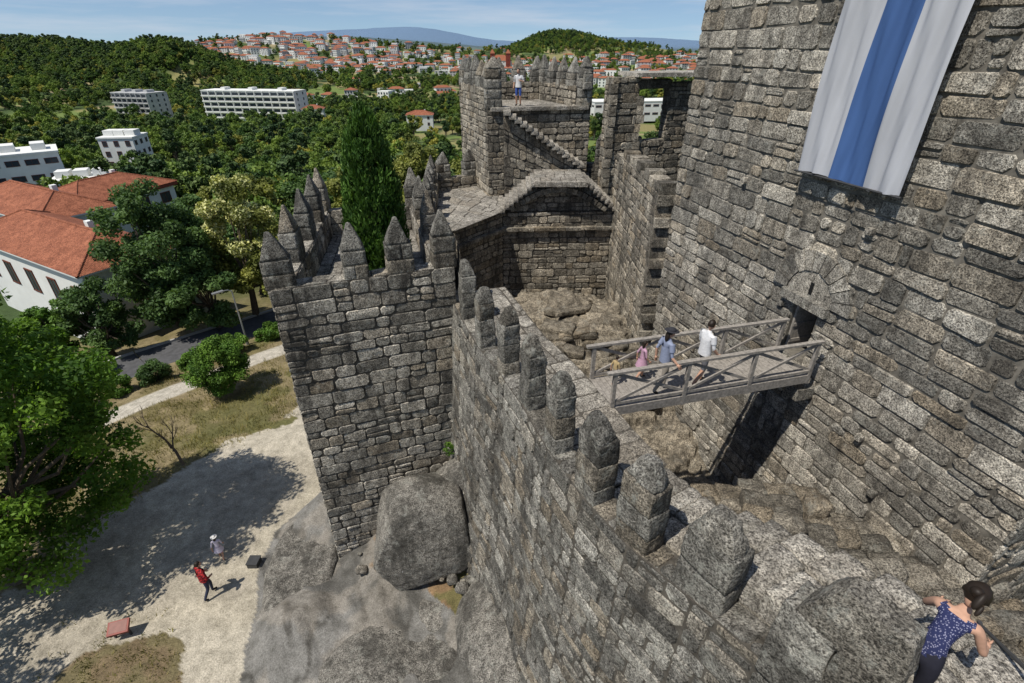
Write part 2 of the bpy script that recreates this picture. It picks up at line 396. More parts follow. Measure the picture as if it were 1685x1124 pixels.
# rough steps: low by the bridge, climbing toward the near corner
s=6.0; zz=-7.45; DS=.30
while s<10.9:
    a=along(s,.28);b=along(s,1.85);c=along(min(s+DS,10.99),.28);d=along(min(s+DS,10.99),1.85)
    for (x0,x1) in (((0,.47),(.49,1.0)) if random.random()<.5 else ((0,.64),(.66,1))):
        t_=(x0+x1)/2; ac_=((a+c)/2*(1-t_)+(b+d)/2*t_)
        ax=((b-a)+(d-c))/2*(x1-x0)/2; ay=((c-a)+(d-b))/2/2*.97
        rough(st,V(ac_.x,ac_.y,zz-.38+random.uniform(-.03,.03)),ax,ay,.42,n=10,rd=.24,amp=.035,mat=0)
    s+=DS
    if s>7.0: zz+=.21 if s<10 else .1
for i in range(6,len(ML)-1):
    masonry(mb,Q(i+1,1.95,-14),Q(i,1.95,-14),Q(i,1.95,WZ[i]-.5),Q(i+1,1.95,WZ[i+1]-.5),**ck)
# lower broken ledges between the steps and the keep
random.seed(41)
for r_ in range(12):
    for c_ in range(8):
        Y=3.4+r_*.56+random.uniform(-.1,.1); X=5.4+c_*.72+random.uniform(-.12,.12)+(.3 if r_%2 else 0)-.1*Y+.3
        xl=np.interp(Y,[3,4.8,5.8,6.9,8.2,9.5,10.5],[5.9,5.0,4.2,3.6,3.0,2.7,2.6])
        if X<xl-.1: continue
        z=-8.6-.30*int(max(0,Y-4.0)/1.0)-.22*int(max(0,X-5.8)/1.1)+random.uniform(-.12,.12)
        rough(st,V(X,Y,z-.4),V(random.uniform(.28,.42),random.uniform(-.12,.05),0),V(.03,random.uniform(.2,.32),0),random.uniform(.4,.52),n=6,rd=.22,amp=.07,mat=1)
cw=mb.build('curtain_wall',[M_cur,M_mort,M_floor])
st.build('stone_steps',[M_floor,M_terr],cw,True)
dims={1:(.55,-5.45),2:(.50,-5.45),3:(.48,-5.4),4:(.54,-5.4),5:(.55,-5.4),6:(.66,-5.4),7:(.72,-5.4),8:(.84,-5.42)}
for i,(w,zt_) in dims.items():
    d=(ML[i+1]-ML[i-1]); merlon(mm,ML[i].x,ML[i].y,math.atan2(d.y,d.x),w,.46,WZ[i]+.02,zt_,cap=.46,n=12,ch=.55,tp=.42,am=2.0)
ang=math.radians(-56); ux=V(math.cos(ang),math.sin(ang),0);uy=V(-ux.y,ux.x,0)
c0=V(3.66,3.22,0)
rough(mm,c0+V(0,0,-6.55),ux*.60,uy*.27,.38,n=18,rd=.12,amp=.05)
rough(mm,c0-ux*.26+V(0,0,-5.88),ux*.33,uy*.26,.36,n=16,rd=.14,amp=.05)
rough(mm,c0+ux*.33+V(0,0,-5.88),ux*.26,uy*.26,.36,n=14,rd=.14,amp=.05)
rough(mm,c0+V(0,0,-5.24)+ux*.04,ux*.55,uy*.26,.36,top=.62,n=20,rd=.16,amp=.06,shift=(.30,0))
merlon(mm,3.85,.9,math.atan2(-1,0),1.2,.55,-5.8,-4.4,cap=.5,n=8,ch=.6)
mm.build('wall_merlons',[M_mer],cw,True)
# ================================================================= FAR CURTAIN, PLATFORM, STAIR ARCH
mb=MB(); mm=MB(); fk=dict(ch=(.28,.46),cw=(.36,1.0),dep=(.01,.045))
I0,I1,I2,I3=V(-2.8,23.3,0),V(-.5,26.2,0),V(5.3,26.5,0),V(5.45,19.3,0)
Z=lambda p,z: V(p.x,p.y,z)
I9=V(-2.2,20.5,0)
for p,q in ((I9,I0),(I0,I1),(I1,I2)):
    masonry(mb,Z(p,-14),Z(q,-14),Z(q,-7.5),Z(p,-7.5),**fk)
for p,q,z in ((I0,I1,-8.35),(I1,I2,-8.35)):
    d=(q-p).normalized(); nn=V(d.y,-d.x,0); L=(q-p).length; k=int(L/.75)
    for i in range(k): rough(mb,Z(p+d*(L*(i+.5)/k)+nn*.08,z+random.uniform(-.02,.02)),d*(L/k/2),nn*.18,.09,n=3,rd=.1,amp=.015)
masonry(mb,V(-4.6,22,-7.4),V(-2.6,22.9,-7.4),V(-.4,26.1,-7.4),V(-4.9,30.3,-7.4),ch=(.7,1.0),mats=(2,1),dep=(.005,.02))
masonry(mb,V(-4.9,30.3,-7.39),V(-.5,26.05,-7.39),V(-.5,29.8,-7.39),V(-2.2,32,-7.39),ch=(.7,1.0),mats=(2,1),dep=(.005,.02))
for p,q in ((( -4.95,30.6),(-4.2,22.4)),((-2.0,32.3),(-4.95,30.6))):
    P_=V(*p,0);Q_=V(*q,0); wallbox(mb,p,q,.6,-18,-6.75,**fk)
    L=(Q_-P_).length; d=(Q_-P_).normalized(); k=max(2,round(L/1.75))
    for i in range(k):
        c=P_+d*(L*(i+.5)/k)+V(-d.y,d.x,0)*.3; merlon(mm,c.x,c.y,math.atan2(d.y,d.x),.8,.56,-6.8,-5.25,cap=.7,tp=.1)
prof=[(-.5,-7.5),(1.3,-6.05),(3.7,-6.0),(5.3,-7.3)]
for (x0,z0),(x1,z1) in zip(prof,prof[1:]):
    y0=26.2+.3*(x0+.5)/5.8;y1=26.2+.3*(x1+.5)/5.8
    masonry(mb,V(x0,y0+.12,-7.5),V(x1,y1+.12,-7.5),V(x1,y1+.12,max(z1,-7.46)),V(x0,y0+.12,max(z0,-7.46)),**fk)
    mb.add([V(x0,28.6,-7.5),V(x1,28.6,-7.5),V(x1,28.6,z1),V(x0,28.6,z0)],[(3,2,1,0)],0)
def steps(mb,x0,z0,x1,z1,ya,yb,n,th=.1):
    for i in range(n):
        xa=x0+(x1-x0)*i/n; xb=x0+(x1-x0)*(i+1)/n; z=z0+(z1-z0)*(i+1)/n
        c=V((xa+xb)/2,(ya+yb)/2,z-th); rough(mb,c,V(abs(xb-xa)/2*1.12,0,0),V(0,(yb-ya)/2,0),th,n=4,rd=.08,amp=.02,mat=2)
steps(mb,-.6,-7.4,1.2,-5.9,25.85,28.3,8,.12)
steps(mb,5.4,-7.3,3.7,-5.9,26.0,28.4,8,.12)
masonry(mb,V(1.15,26.0,-5.85),V(3.75,26.1,-5.85),V(3.75,28.8,-5.85),V(1.15,28.8,-5.85),ch=(.7,.9),mats=(2,1),dep=(.005,.02))
for i in range(5): rough(mb,V(1.4+i*.53,26.05,-5.97),V(.26,0,0),V(0,.28,0),.12,n=3,rd=.1,amp=.015,mat=2)
for i in range(19):
    t=(i+.5)/19; x=-.1+5.0*t; zc=-7.35+1.05*math.sin(math.pi*t)
    sl=math.atan2(1.05*math.pi*math.cos(math.pi*t),5.0)
    box(mb,V(x,26.28+.05*t,zc),V(math.cos(sl),0,math.sin(sl))*.125,V(0,.2,0),V(-math.sin(sl),0,math.cos(sl))*.13,0)
wallbox(mb,(I2.x,I2.y+.6),(I3.x,I3.y),.75,-14,-4.7,**fk)
z=-13.0; k=0
while z<-4.6:
    h=random.uniform(.36,.46); w=random.uniform(.05,.34) if k%2 else random.uniform(0,.1)
    rough(mb,V(I3.x+.38,I3.y-.02-w*.2,z+h/2),V(.40,0,0),V(0,.18+w*.5,0),h/2-.004,n=4,rd=.06,amp=.03)
    z+=h;k+=1
for i in range(9): rough(mb,V(5.75,19.5+i*.75,-4.55+random.uniform(-.12,.12)),V(.36,0,0),V(0,.34,0),random.uniform(.12,.26),n=3,rd=.15,amp=.03)
cw2=mb.build('curtain_wall',[M_far,M_mort,M_floor])
mm.build('far_merlons',[M_mer],cw2,True)
mb=MB()
wallbox(mb,(4.95,27.6),(6.3,28.0),.9,-9,-1.35,**fk)
wallbox(mb,(6.3,28.0),(6.75,28.15),.6,-9,-4.1,**fk)
wallbox(mb,(6.75,28.15),(8.0,28.5),.6,-9,-4.3,**fk)
wallbox(mb,(8.0,28.5),(10.5,29.2),.6,-9,-1.6,**fk)
wallbox(mb,(6.3,28.0),(8.0,28.5),.6,-1.85,-1.45,ch=(.4,.4),cw=(.6,.8))
for z in np.arange(-7,-1.6,.42):
    if random.random()<.7: rough(mb,V(6.42+random.uniform(-.1,.1),28.25,z),V(.2,0,0),V(0,.3,0),.2,n=3,rd=.1,amp=.02)
for z in np.arange(-6.8,-1.6,.5): rough(mb,V(5.0-random.uniform(0,.06),27.9,z),V(.18,0,0),V(0,.36,0),.22,n=3,rd=.1,amp=.02)
box(mb,V(8.4,29.4,-1.22),V(2.6,.7,0),V(-.3,1.1,0),V(0,0,.09),2,(0,.95,0))
mb.build('ruined_wall',[M_far,M_mort,M_floor])
mb=MB(); mm=MB()
wallbox(mb,(3.9,30.6),(7.5,30.0),.6,-12,-5.9,**fk); merlon(mm,5.15,30.7,-.16,.75,.5,-5.95,-4.1); merlon(mm,6.7,30.5,-.16,.75,.5,-5.95,-4.1)
c3=mb.build('curtain_wall',[M_far,M_mort]); mm.build('merlons',[M_mer],c3,True)
# ================================================================= FAR TOWER
A,B,C,D=(-1.3,29.1),(4.25,30.2),(2.0,35.7),(-3.2,34.6)
poly=[A,B,C,D]; mb=MB(); mm=MB(); zf=-2.9
for i in range(4):
    j=(i+1)%4; zt_=zf if i==0 else -1.9
    masonry(mb,V(*poly[i],-18),V(*poly[j],-18),V(*poly[j],zt_),V(*poly[i],zt_),ext=(.04,.04),**fk)
P1=off(poly,.55)
for i in (1,2,3):
    j=(i+1)%4
    masonry(mb,V(*P1[j],zf),V(*P1[i],zf),V(*P1[i],-1.9),V(*P1[j],-1.9),**fk)
    masonry(mb,V(*poly[i],-1.9),V(*poly[j],-1.9),V(*P1[j],-1.9),V(*P1[i],-1.9),ch=(.55,.55))
masonry(mb,V(*A,zf),V(*B,zf),V(*C,zf),V(*D,zf),ch=(.6,.9),mats=(2,1),dep=(.005,.02))
crown(mb,mm,poly,-1.95,.55,[(.03,),(.05,.26,.47,.68,.9),(.1,.32,.55,.8),(.06,.27,.48,.68,.86)],-.5,.84,skip=(0,))
merlon(mm,-1.0,29.45,.2,.9,.6,-2.9,-.45,ch=.45)
merlon(mm,3.9,30.35,.2,.7,.6,-2.9,-.45,ch=.45)
for i in range(9):
    t=(i+.8)/9.6; p=V(*A,0).lerp(V(*B,0),t); rough(mb,V(p.x,p.y+.1,zf+.02),V(.31,.06,0),V(-.05,.28,0),.09,n=3,rd=.1,amp=.015,mat=2)
n=15
for i in range(n):
    t=i/n; x0=3.9-4.3*t; z=-5.8+2.9*(i+1)/n
    rough(mb,V(x0-.14,28.93+x0*.12,z-.09),V(.19,0,0),V(0,.58,0),.1,n=3,rd=.08,amp=.015,mat=2)
masonry(mb,V(-.45,28.75,-7.4),V(4.0,29.2,-7.4),V(4.0,29.2,-6.0),V(-.45,28.75,-3.1),**fk)
t2=mb.build('castle_tower',[M_far,M_mort,M_floor]); mm.build('tower_merlons',[M_mer],t2,True)
# ================================================================= COURTYARD
def lerpf(y,xs,ys): return float(np.interp(y,xs,ys))
def cz_(X,Y):
    z=lerpf(Y,[3,6,8,10,14,17,20,24,27],[-9.9,-10.4,-11.6,-13.2,-13.6,-12.1,-11.3,-11.9,-12.4])
    z+=1.2*math.exp(-((X-2.4)/1.5)**2-((Y-23.0)/1.8)**2)
    z+=.55*mn.fractal(V(X*.55,Y*.55,1),1,2,5)*(1 if Y>8 else .3)
    z+=.4*abs(mn.noise(V(X*.9+Y*.3,Y*1.3,7)))
    st_=.5; q=z+.5*mn.noise(V(X*.9,Y*.9,9)); z=z*.6+.4*(round(q/st_)*st_)
    return z+.07*mn.noise(V(X*4,Y*4,2))
mb=MB(); nx,ny=130,330; vs=[];fs=[]
for j in range(ny+1):
    Y=3.0+24.2*j/ny
    xl=lerpf(Y,[3,4,5.2,7.5,10.9,15,21,24,27],[5.2,4.9,4.3,2.9,1.5,.3,-2.4,-2.9,-2.0]); xr=lerpf(Y,[3,6.5,18.5,27],[12,9.8,6.2,6.2])
    for i in range(nx+1):
        X=xl+(xr-xl)*i/nx
        vs.append(V(X,Y,cz_(X,Y)))
for j in range(ny):
    for i in range(nx): a=j*(nx+1)+i; fs.append((a,a+1,a+nx+2,a+nx+1))
mb.add(vs,fs,0,(.1,.62,.3)); mb.build('rocky_courtyard_ground',[M_yard])
mb=MB()
for k in range(70):
    Y=random.uniform(14,22);X=random.uniform(lerpf(Y,[14,21],[1.2,-1.2]),5.2)
    z=cz_(X,Y)+random.uniform(-.05,.05)
    rough(mb,V(X,Y,z),V(random.uniform(.35,.95),random.uniform(-.3,.3),0),V(random.uniform(-.15,.15),random.uniform(.2,.42),0),random.uniform(.06,.16),n=5,rd=.12,amp=.06)
mb.build('rough_stone_slabs',[M_yard],smooth=True)
# ================================================================= FOOTBRIDGE
br=MB(); b0=V(2.15,10.2,-7.42);b1=V(7.62,11.62,-7.42); d=(b1-b0).normalized(); sd=V(-d.y,d.x,0); L=(b1-b0).length
for i in range(44):
    c=b0+d*(L*(i+.5)/44); box(br,c+V(0,0,random.uniform(-.006,.006)),d*(L/44*.46),sd*.63,V(0,0,.022))
for s in (-.52,0,.52): beam(br,b0+sd*s+V(0,0,-.14),b1+sd*s+V(0,0,-.14),.12,.2)
for s in (-.62,.62):
    ts=[.01,.345,.67,.99]
    for t in ts: c=b0+d*(L*t)+sd*s; box(br,c+V(0,0,.38),d*.045,sd*.04,V(0,0,.62))
    beam(br,b0+sd*s+V(0,0,1.0)-d*.15,b1+sd*s+V(0,0,1.0)+d*.05,.11,.06)
    beam(br,b0+sd*s+V(0,0,.13),b1+sd*s+V(0,0,.13),.05,.07)
    beam(br,b0+sd*s+V(0,0,-.1),b1+sd*s+V(0,0,-.1),.07,.24)
    for a_,b_ in zip(ts,ts[1:]):
        pa=b0+d*(L*a_)+sd*s;pb=b0+d*(L*b_)+sd*s
        beam(br,pa+V(0,0,.15),pb+V(0,0,.95),.04,.07); beam(br,pa+V(0,0,.95)+sd*.045,pb+V(0,0,.15)+sd*.045,.04,.07)
br.build('wooden_footbridge',[M_wood])
# ================================================================= BOULDERS
def boulder(name,c,r,rot=0,n=26,amp=.16,fr=.7,pl=5,seed=0,rd=.95,extra=()):
    random.seed(300+seed); planes=[(Vector(a).normalized(),b) for a,b in extra]
    for _ in range(pl):
        v=V(random.gauss(0,1),random.gauss(0,1),random.gauss(.3,.7)).normalized(); planes.append((v,random.uniform(.68,.9)))
    mb=MB(); ca,sa=math.cos(rot),math.sin(rot)
    rough(mb,V(*c),V(ca,sa,0)*r[0],V(-sa,ca,0)*r[1],r[2],n=n,rd=rd,amp=amp,fr=fr,rnd=(.4,.6,.5),planes=planes); return mb.build(name,[M_rock],None,True)
boulder('granite_boulder',(-3.15,12.55,-15.35),(1.95,1.5,2.1),.3,pl=1,seed=1,amp=.14,extra=[((-.2,-1,.1),.7),((-.85,0,.35),.85),((.9,-.1,.2),.85),((.2,-.2,-1),.7)])
boulder('granite_boulder',(-1.3,12.6,-15.9),(.9,1.1,1.2),.9,seed=2,n=16)
boulder('granite_boulder',(-1.9,14.0,-15.0),(1.5,1.2,1.9),.2,seed=3,n=18)
boulder('granite_boulder',(.1,9.0,-17.2),(1.6,2.8,2.0),.38,seed=4,amp=.2,pl=2)
boulder('granite_boulder',(-1.1,11.3,-16.9),(.9,.6,.5),.1,seed=5,n=14)
boulder('granite_boulder',(1.5,6.6,-17.4),(1.6,2.0,2.0),.5,seed=6,n=18)
boulder('granite_boulder',(-2.6,10.3,-17.9),(2.3,1.4,.9),.3,seed=7,n=20,pl=2)
boulder('granite_boulder',(-3.6,8.6,-18.0),(2.8,2.2,1.1),.5,seed=8,n=24,pl=2,amp=.22)
boulder('granite_boulder',(-8.3,12.9,-18.1),(1.3,2.6,.75),.15,seed=9,n=20,pl=2,amp=.2)
random.seed(77)
mb=MB()
for k in range(30):
    t=random.random(); x=-5.6+5.0*t+random.uniform(-.4,.4); y=12.6-2.2*t*t+random.uniform(-.5,.3)
    s=random.uniform(.06,.25); rough(mb,V(x,y,-17.0+1.0*t),V(s,0,0),V(0,s*.8,0),s*.6,n=4,rd=.5,amp=s*.3,fr=4)
mb.build('loose_rocks',[M_rock],None,True)
# ================================================================= TERRAIN
def vnoise(x,y,seed=0):
    xi=np.floor(x).astype(np.int64);yi=np.floor(y).astype(np.int64);xf=x-xi;yf=y-yi
    def h(a,b):
        n=(a*374761393+b*668265263+seed*1442695041)&0x7fffffff; n=((n^(n>>13))*1274126177)&0x7fffffff; return ((n^(n>>16))&0xffff)/65535.
    u=xf*xf*(3-2*xf);v=yf*yf*(3-2*yf)
    return (h(xi,yi)*(1-u)+h(xi+1,yi)*u)*(1-v)+(h(xi,yi+1)*(1-u)+h(xi+1,yi+1)*u)*v
def fbm(x,y,o=4,seed=0):
    s=0;a=.5
    for i in range(o): s=s+a*vnoise(x*2**i,y*2**i,seed+i*17); a*=.5
    return s
def sstep(a,b,x): t=np.clip((x-a)/(b-a),0,1); return t*t*(3-2*t)
def inpoly(x,y,poly):
    r=np.zeros(x.shape,bool); n=len(poly)
    for i in range(n):
        x1,y1=poly[i];x2,y2=poly[(i+1)%n]
        c=((y1>y)!=(y2>y)); xx=(x2-x1)*(y-y1)/((y2-y1) if y2!=y1 else 1e-9)+x1
        r^=c&(x<xx)
    return r
def pdist(x,y,pl):
    d=np.full(x.shape,1e9)
    for (x1,y1),(x2,y2) in zip(pl,pl[1:]):
        dx,dy=x2-x1,y2-y1; t=np.clip(((x-x1)*dx+(y-y1)*dy)/(dx*dx+dy*dy),0,1)
        d=np.minimum(d,np.hypot(x-x1-t*dx,y-y1-t*dy))
    return d
PATH=[(-12.5,22.8),(-15.4,19.8),(-16.3,18.7),(-18.1,14.9),(-19.3,11.3),(-20,5),(-20,-5),(4,-5),(4,14),(-6,15),(-8,22),(-9,40),(-12,42),(-12.2,30)]
ROCK=[(-9.0,-3),(-9.0,9),(-9.3,11.3),(-10.0,13),(-10.1,14.8),(-8.9,16.8),(-7,17),(4,17),(6,0),(4,-3)]
WALK=[(-12,42),(-15.5,35.5),(-17.8,32),(-21.7,27.2),(-25.2,23),(-34,12.5),(-44,0)]
ROADL=[(-10,52),(-19,40),(-26.8,31.3),(-34.5,22),(-44,10),(-60,-8)]
HILLS=[(-420,720,75,70,29),(-580,740,120,80,30),(-800,800,170,90,34),(-400,660,30,50,8),(-470,1180,280,130,46),(-60,1250,260,120,20),(113,1550,130,160,50),(330,1500,170,140,26),(420,1100,200,150,15),(-900,2900,700,300,60),(-1500,4800,900,500,110),(-700,4600,500,400,85),(900,4800,900,500,70),(-2600,2500,700,600,80)]
def H(x,y):
    r=np.hypot(x,y)
    z=np.interp(r,[0,24,34,45,60,90,150,300,500,1000,2500,5000,9000],[-18,-18,-19.3,-21,-23.5,-27,-33,-39,-44,-36,-22,-8,0])
    for cx,cy,sx,sy,a in HILLS: z=z+a*np.exp(-((x-cx)/sx)**2-((y-cy)/sy)**2)
    z=z+(fbm(x/60,y/60,3,5)-.45)*6*sstep(60,200,r)+(fbm(x/5,y/5,3,9)-.45)*.5
    rk=inpoly(x,y,ROCK)
    e=np.minimum(1,np.maximum(0,1-pdist(x,y,ROCK+[ROCK[0]])/1.1)); m=np.where(rk,1-e**2,0)
    z=z+m*(.35+1.0*sstep(-8.5,-1,x)+1.4*(fbm(x/2.6,y/2.6,4,3)-.42)+.9*np.abs(fbm(x/1.5+y/3,y/4,3,33)-.45))
    g=np.exp(-((x+12.9)**2+(y-8.4)**2)/3.2)*.25
    return z+g
cols=np.radians(np.concatenate([np.linspace(-66,66,620),np.linspace(66,294,50)[1:-1]]))
rs=np.concatenate([np.arange(3,45,.15),45*np.exp(np.linspace(0,math.log(9000/45),230))])
TH,R=np.meshgrid(cols,rs); X=R*np.sin(TH);Y=R*np.cos(TH); ZT_=H(X,Y)
nr,nc=X.shape
vc=np.stack([X,Y,ZT_],-1).reshape(-1,3)
vc=np.vstack([vc,[[0,0,-18]]])
ii,jj=np.meshgrid(np.arange(nr-1),np.arange(nc),indexing='ij'); j2=(jj+1)%nc
quads=np.stack([ii*nc+jj,ii*nc+j2,(ii+1)*nc+j2,(ii+1)*nc+jj],-1).reshape(-1,4)[:, ::-1]
def quadmesh(name,v,q,mats,mi=None,attr=None,smooth=False):
    me=bpy.data.meshes.new(name); me.vertices.add(len(v)); me.vertices.foreach_set('co',np.ascontiguousarray(v,dtype=np.float32).ravel())
    me.loops.add(len(q)*4); me.loops.foreach_set('vertex_index',np.ascontiguousarray(q,dtype=np.int32).ravel())
    me.polygons.add(len(q)); me.polygons.foreach_set('loop_start',np.arange(0,len(q)*4,4,dtype=np.int32)); 
    me.polygons.foreach_set('loop_total',np.full(len(q),4,dtype=np.int32))
    for m in mats: me.materials.append(m)
    if mi is not None: me.polygons.foreach_set('material_index',np.asarray(mi,dtype=np.int32))
    me.update(calc_edges=True)
    if attr is not None:
        a=me.attributes.new('rnd','FLOAT_COLOR','FACE'); c=np.ones((len(q),4),dtype=np.float32); c[:,:3]=attr; a.data.foreach_set('color',c.ravel())
    me.polygons.foreach_set('use_smooth',np.full(len(q),smooth))
    me.validate(); return me
n1=fbm(X/1.3,Y/1.3,4,21); n2=fbm(X/7,Y/7,4,22); n3=fbm(X/70,Y/70,4,23)
def blend(a,b,m): return a*(1-m[...,None])+np.array(b)*m[...,None]
col=np.zeros(X.shape+(3,))+np.array([.17,.14,.065])
col=blend(col,(.11,.115,.04),sstep(.46,.62,n2)*.7); col=blend(col,(.26,.205,.12),sstep(.43,.56,n1)*.7)
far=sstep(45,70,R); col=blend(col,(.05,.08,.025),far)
fieldm=sstep(.485,.52,n3)*sstep(150,220,R); col=blend(col,(.14,.19,.05),fieldm)
col=blend(col,(.27,.23,.10),sstep(.54,.58,fbm(X/45,Y/45,3,77))*sstep(150,220,R)*.8)
col=blend(col,(.36,.27,.17),sstep(.60,.63,fbm(X/30,Y/30,3,79))*sstep(200,260,R)*.8)
col=blend(col,(.085,.125,.15),sstep(1700,3200,R)); col=blend(col,(.13,.20,.30),sstep(3200,4600,R))  # aerial haze painted into the ground colour: far ridges turn blue with distance
wx=X+(n1-.47)*2.2; wy=Y+(fbm(X/1.7,Y/1.7,4,41)-.47)*2.2
pm=inpoly(wx,wy,PATH).astype(float); col=blend(col,(.45,.405,.325),pm*(.86+.14*sstep(.4,.5,n2)))
col=blend(col,(.31,.275,.22),pm*sstep(.48,.6,fbm(X/3,Y/3,4,57))*.6)
rm=inpoly(X+(n1-.47)*.7,Y+(wy-Y)*.4,ROCK).astype(float); col=blend(col,(.195,.187,.172),rm)
crk=np.abs(fbm(X/1.8+Y/5,Y/3.2,3,91)-.46); col=blend(col,(.06,.055,.047),rm*(1-sstep(.004,.02,crk))*.8)
col=blend(col,(.10,.095,.085),rm*sstep(.46,.57,fbm(X/2.2,Y/2.2,5,61))*.8)
col=blend(col,(.28,.25,.21),rm*sstep(.54,.6,fbm(X/1.6+9,Y/1.6,4,63))*.5)
mnd=(np.hypot(wx+12.9,wy-8.2)<2.1).astype(float); col=blend(col,(.18,.135,.08),mnd)
col=blend(col,(.16,.14,.07),mnd*sstep(.42,.52,n1)*.7)
dm=inpoly(X,Y,[(-5.5,13.5),(-1.5,14.6),(.8,9.5),(-.6,9.0),(-3,11.3),(-5.8,12.4)]).astype(float); col=blend(col,(.22,.145,.08),dm*sstep(.38,.48,n1)); col=blend(col,(.08,.10,.03),dm*sstep(.56,.6,n1)*.6)
wd=pdist(X,Y,WALK); col=blend(col,(.46,.42,.35),1-sstep(.9,1.1,wd))
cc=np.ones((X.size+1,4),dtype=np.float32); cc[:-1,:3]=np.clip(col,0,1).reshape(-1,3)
def groundmat():
    m,nt,b=newmat('ground'); tc=N(nt,'ShaderNodeTexCoord'); co=tc.outputs['Object']
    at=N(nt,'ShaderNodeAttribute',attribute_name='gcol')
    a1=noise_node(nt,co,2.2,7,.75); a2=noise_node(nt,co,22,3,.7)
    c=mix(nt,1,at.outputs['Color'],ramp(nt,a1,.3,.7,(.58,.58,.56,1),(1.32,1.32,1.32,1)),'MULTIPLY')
    c=mix(nt,1,c,ramp(nt,a2,.3,.7,(.6,.6,.59,1),(1.35,1.35,1.35,1)),'MULTIPLY')
    nt.links.new(c,b.inputs['Base Color']); bump(nt,b,[(mth(nt,'ADD',a1,mth(nt,'MULTIPLY',a2,.2)),.7,.14)]); b.inputs['Roughness'].default_value=.95; return m
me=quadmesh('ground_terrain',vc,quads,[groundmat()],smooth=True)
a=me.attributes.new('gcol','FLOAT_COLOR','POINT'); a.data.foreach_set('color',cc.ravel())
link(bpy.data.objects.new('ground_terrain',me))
def hz(x,y): return float(H(np.array([x],float),np.array([y],float))[0])
M_asph=simple('asphalt',(.085,.085,.088),.9,.25,3); M_kerb=simple('kerb_stone',(.38,.37,.35),.9)
mb=MB()
def samp(pl,step):
    out=[]
    for (x1,y1),(x2,y2) in zip(pl,pl[1:]):
        L=math.hypot(x2-x1,y2-y1); n=max(1,int(L/step))
        for i in range(n): out.append((x1+(x2-x1)*i/n,y1+(y2-y1)*i/n))
    out.append(pl[-1]); return out
rp=samp(ROADL,1.0)
for k,(p,q) in enumerate(zip(rp,rp[1:])):
    d=V(q[0]-p[0],q[1]-p[1],0).normalized(); n=V(-d.y,d.x,0); p=V(*p,0);q=V(*q,0); z0=hz(p.x,p.y)+.18; z1=hz(q.x,q.y)+.18
    mb.add([p-n*2.4+V(0,0,z0),q-n*2.4+V(0,0,z1),q+n*2.4+V(0,0,z1),p+n*2.4+V(0,0,z0)],[(0,1,2,3)],0,(.5,.5,.5))
    for s in (-1,1): beam(mb,p+n*2.5*s+V(0,0,z0+.04),q+n*2.5*s+V(0,0,z1+.04),.2,.2,1)
mb.build('road',[M_asph,M_kerb])
rng=np.random.default_rng(12)
def tufts(name,cx,cy,n,hh,mat,spread):
    v=[];q=[];r=[]
    k=0
    for (x,y) in zip(cx,cy):
        z=hz(x,y)
        for _ in range(n):
            px=x+rng.normal()*spread;py=y+rng.normal()*spread; a=rng.random()*6.28; w=.012+.012*rng.random(); h=hh*(.5+rng.random())
            lx,ly=rng.normal(size=2)*h*.4
            v+= [(px-math.cos(a)*w,py-math.sin(a)*w,z-.03),(px+math.cos(a)*w,py+math.sin(a)*w,z-.03),(px+lx+math.cos(a)*w*.3,py+ly,z+h),(px+lx-math.cos(a)*w*.3,py+ly,z+h)]
            q.append((k,k+1,k+2,k+3)); k+=4; r.append(rng.random(3))
    link(bpy.data.objects.new(name,quadmesh(name,np.array(v),np.array(q),[mat],None,np.array(r))))
L_weed=leafmat('dry_grass',(.14,.14,.04),(.30,.25,.11),.2,1)
gx=rng.uniform(-24,-12,900);gy=rng.uniform(14,34,900); gm=(~inpoly(gx,gy,PATH))&(pdist(gx,gy,WALK)>1.3)&(pdist(gx,gy,ROADL)>3)
tufts('lawn_grass_tufts',gx[gm],gy[gm],22,.16,L_weed,.28)
mx=rng.normal(-12.9,1.2,90);my=rng.normal(8.3,1.0,90); tufts('mound_grass_tufts',mx,my,16,.1,L_weed,.15)
# ================================================================= TREES
def leaves(cent,rad,n,size):
    k=len(cent); w=rad**2/np.sum(rad**2); idx=rng.choice(k,n,p=w)
    d=rng.normal(size=(n,3)); d/=np.linalg.norm(d,axis=1)[:,None]; rr_=rng.random(n)**.45
    p=cent[idx]+d*(rad[idx]*rr_)[:,None]*np.array([1,1,.8])
    nn=rng.normal(size=(n,3))+d*.8+np.array([0,0,.7]); nn/=np.linalg.norm(nn,axis=1)[:,None]
    t=np.cross(nn,rng.normal(size=(n,3))); t/=np.linalg.norm(t,axis=1)[:,None]; b=np.cross(nn,t)
    s=(size*rng.uniform(.6,1.4,n))[:,None]
    v=np.stack([p-t*s,p-b*s*.55,p+t*s,p+b*s*.55],1).reshape(-1,3)
    return v,np.arange(n*4).reshape(-1,4),idx
def ntube(pts,rads,n=6):
    mbx=MB(); tube(mbx,pts,rads,n,cap=False); return np.array([tuple(v) for v in mbx.v]),np.array(mbx.f)
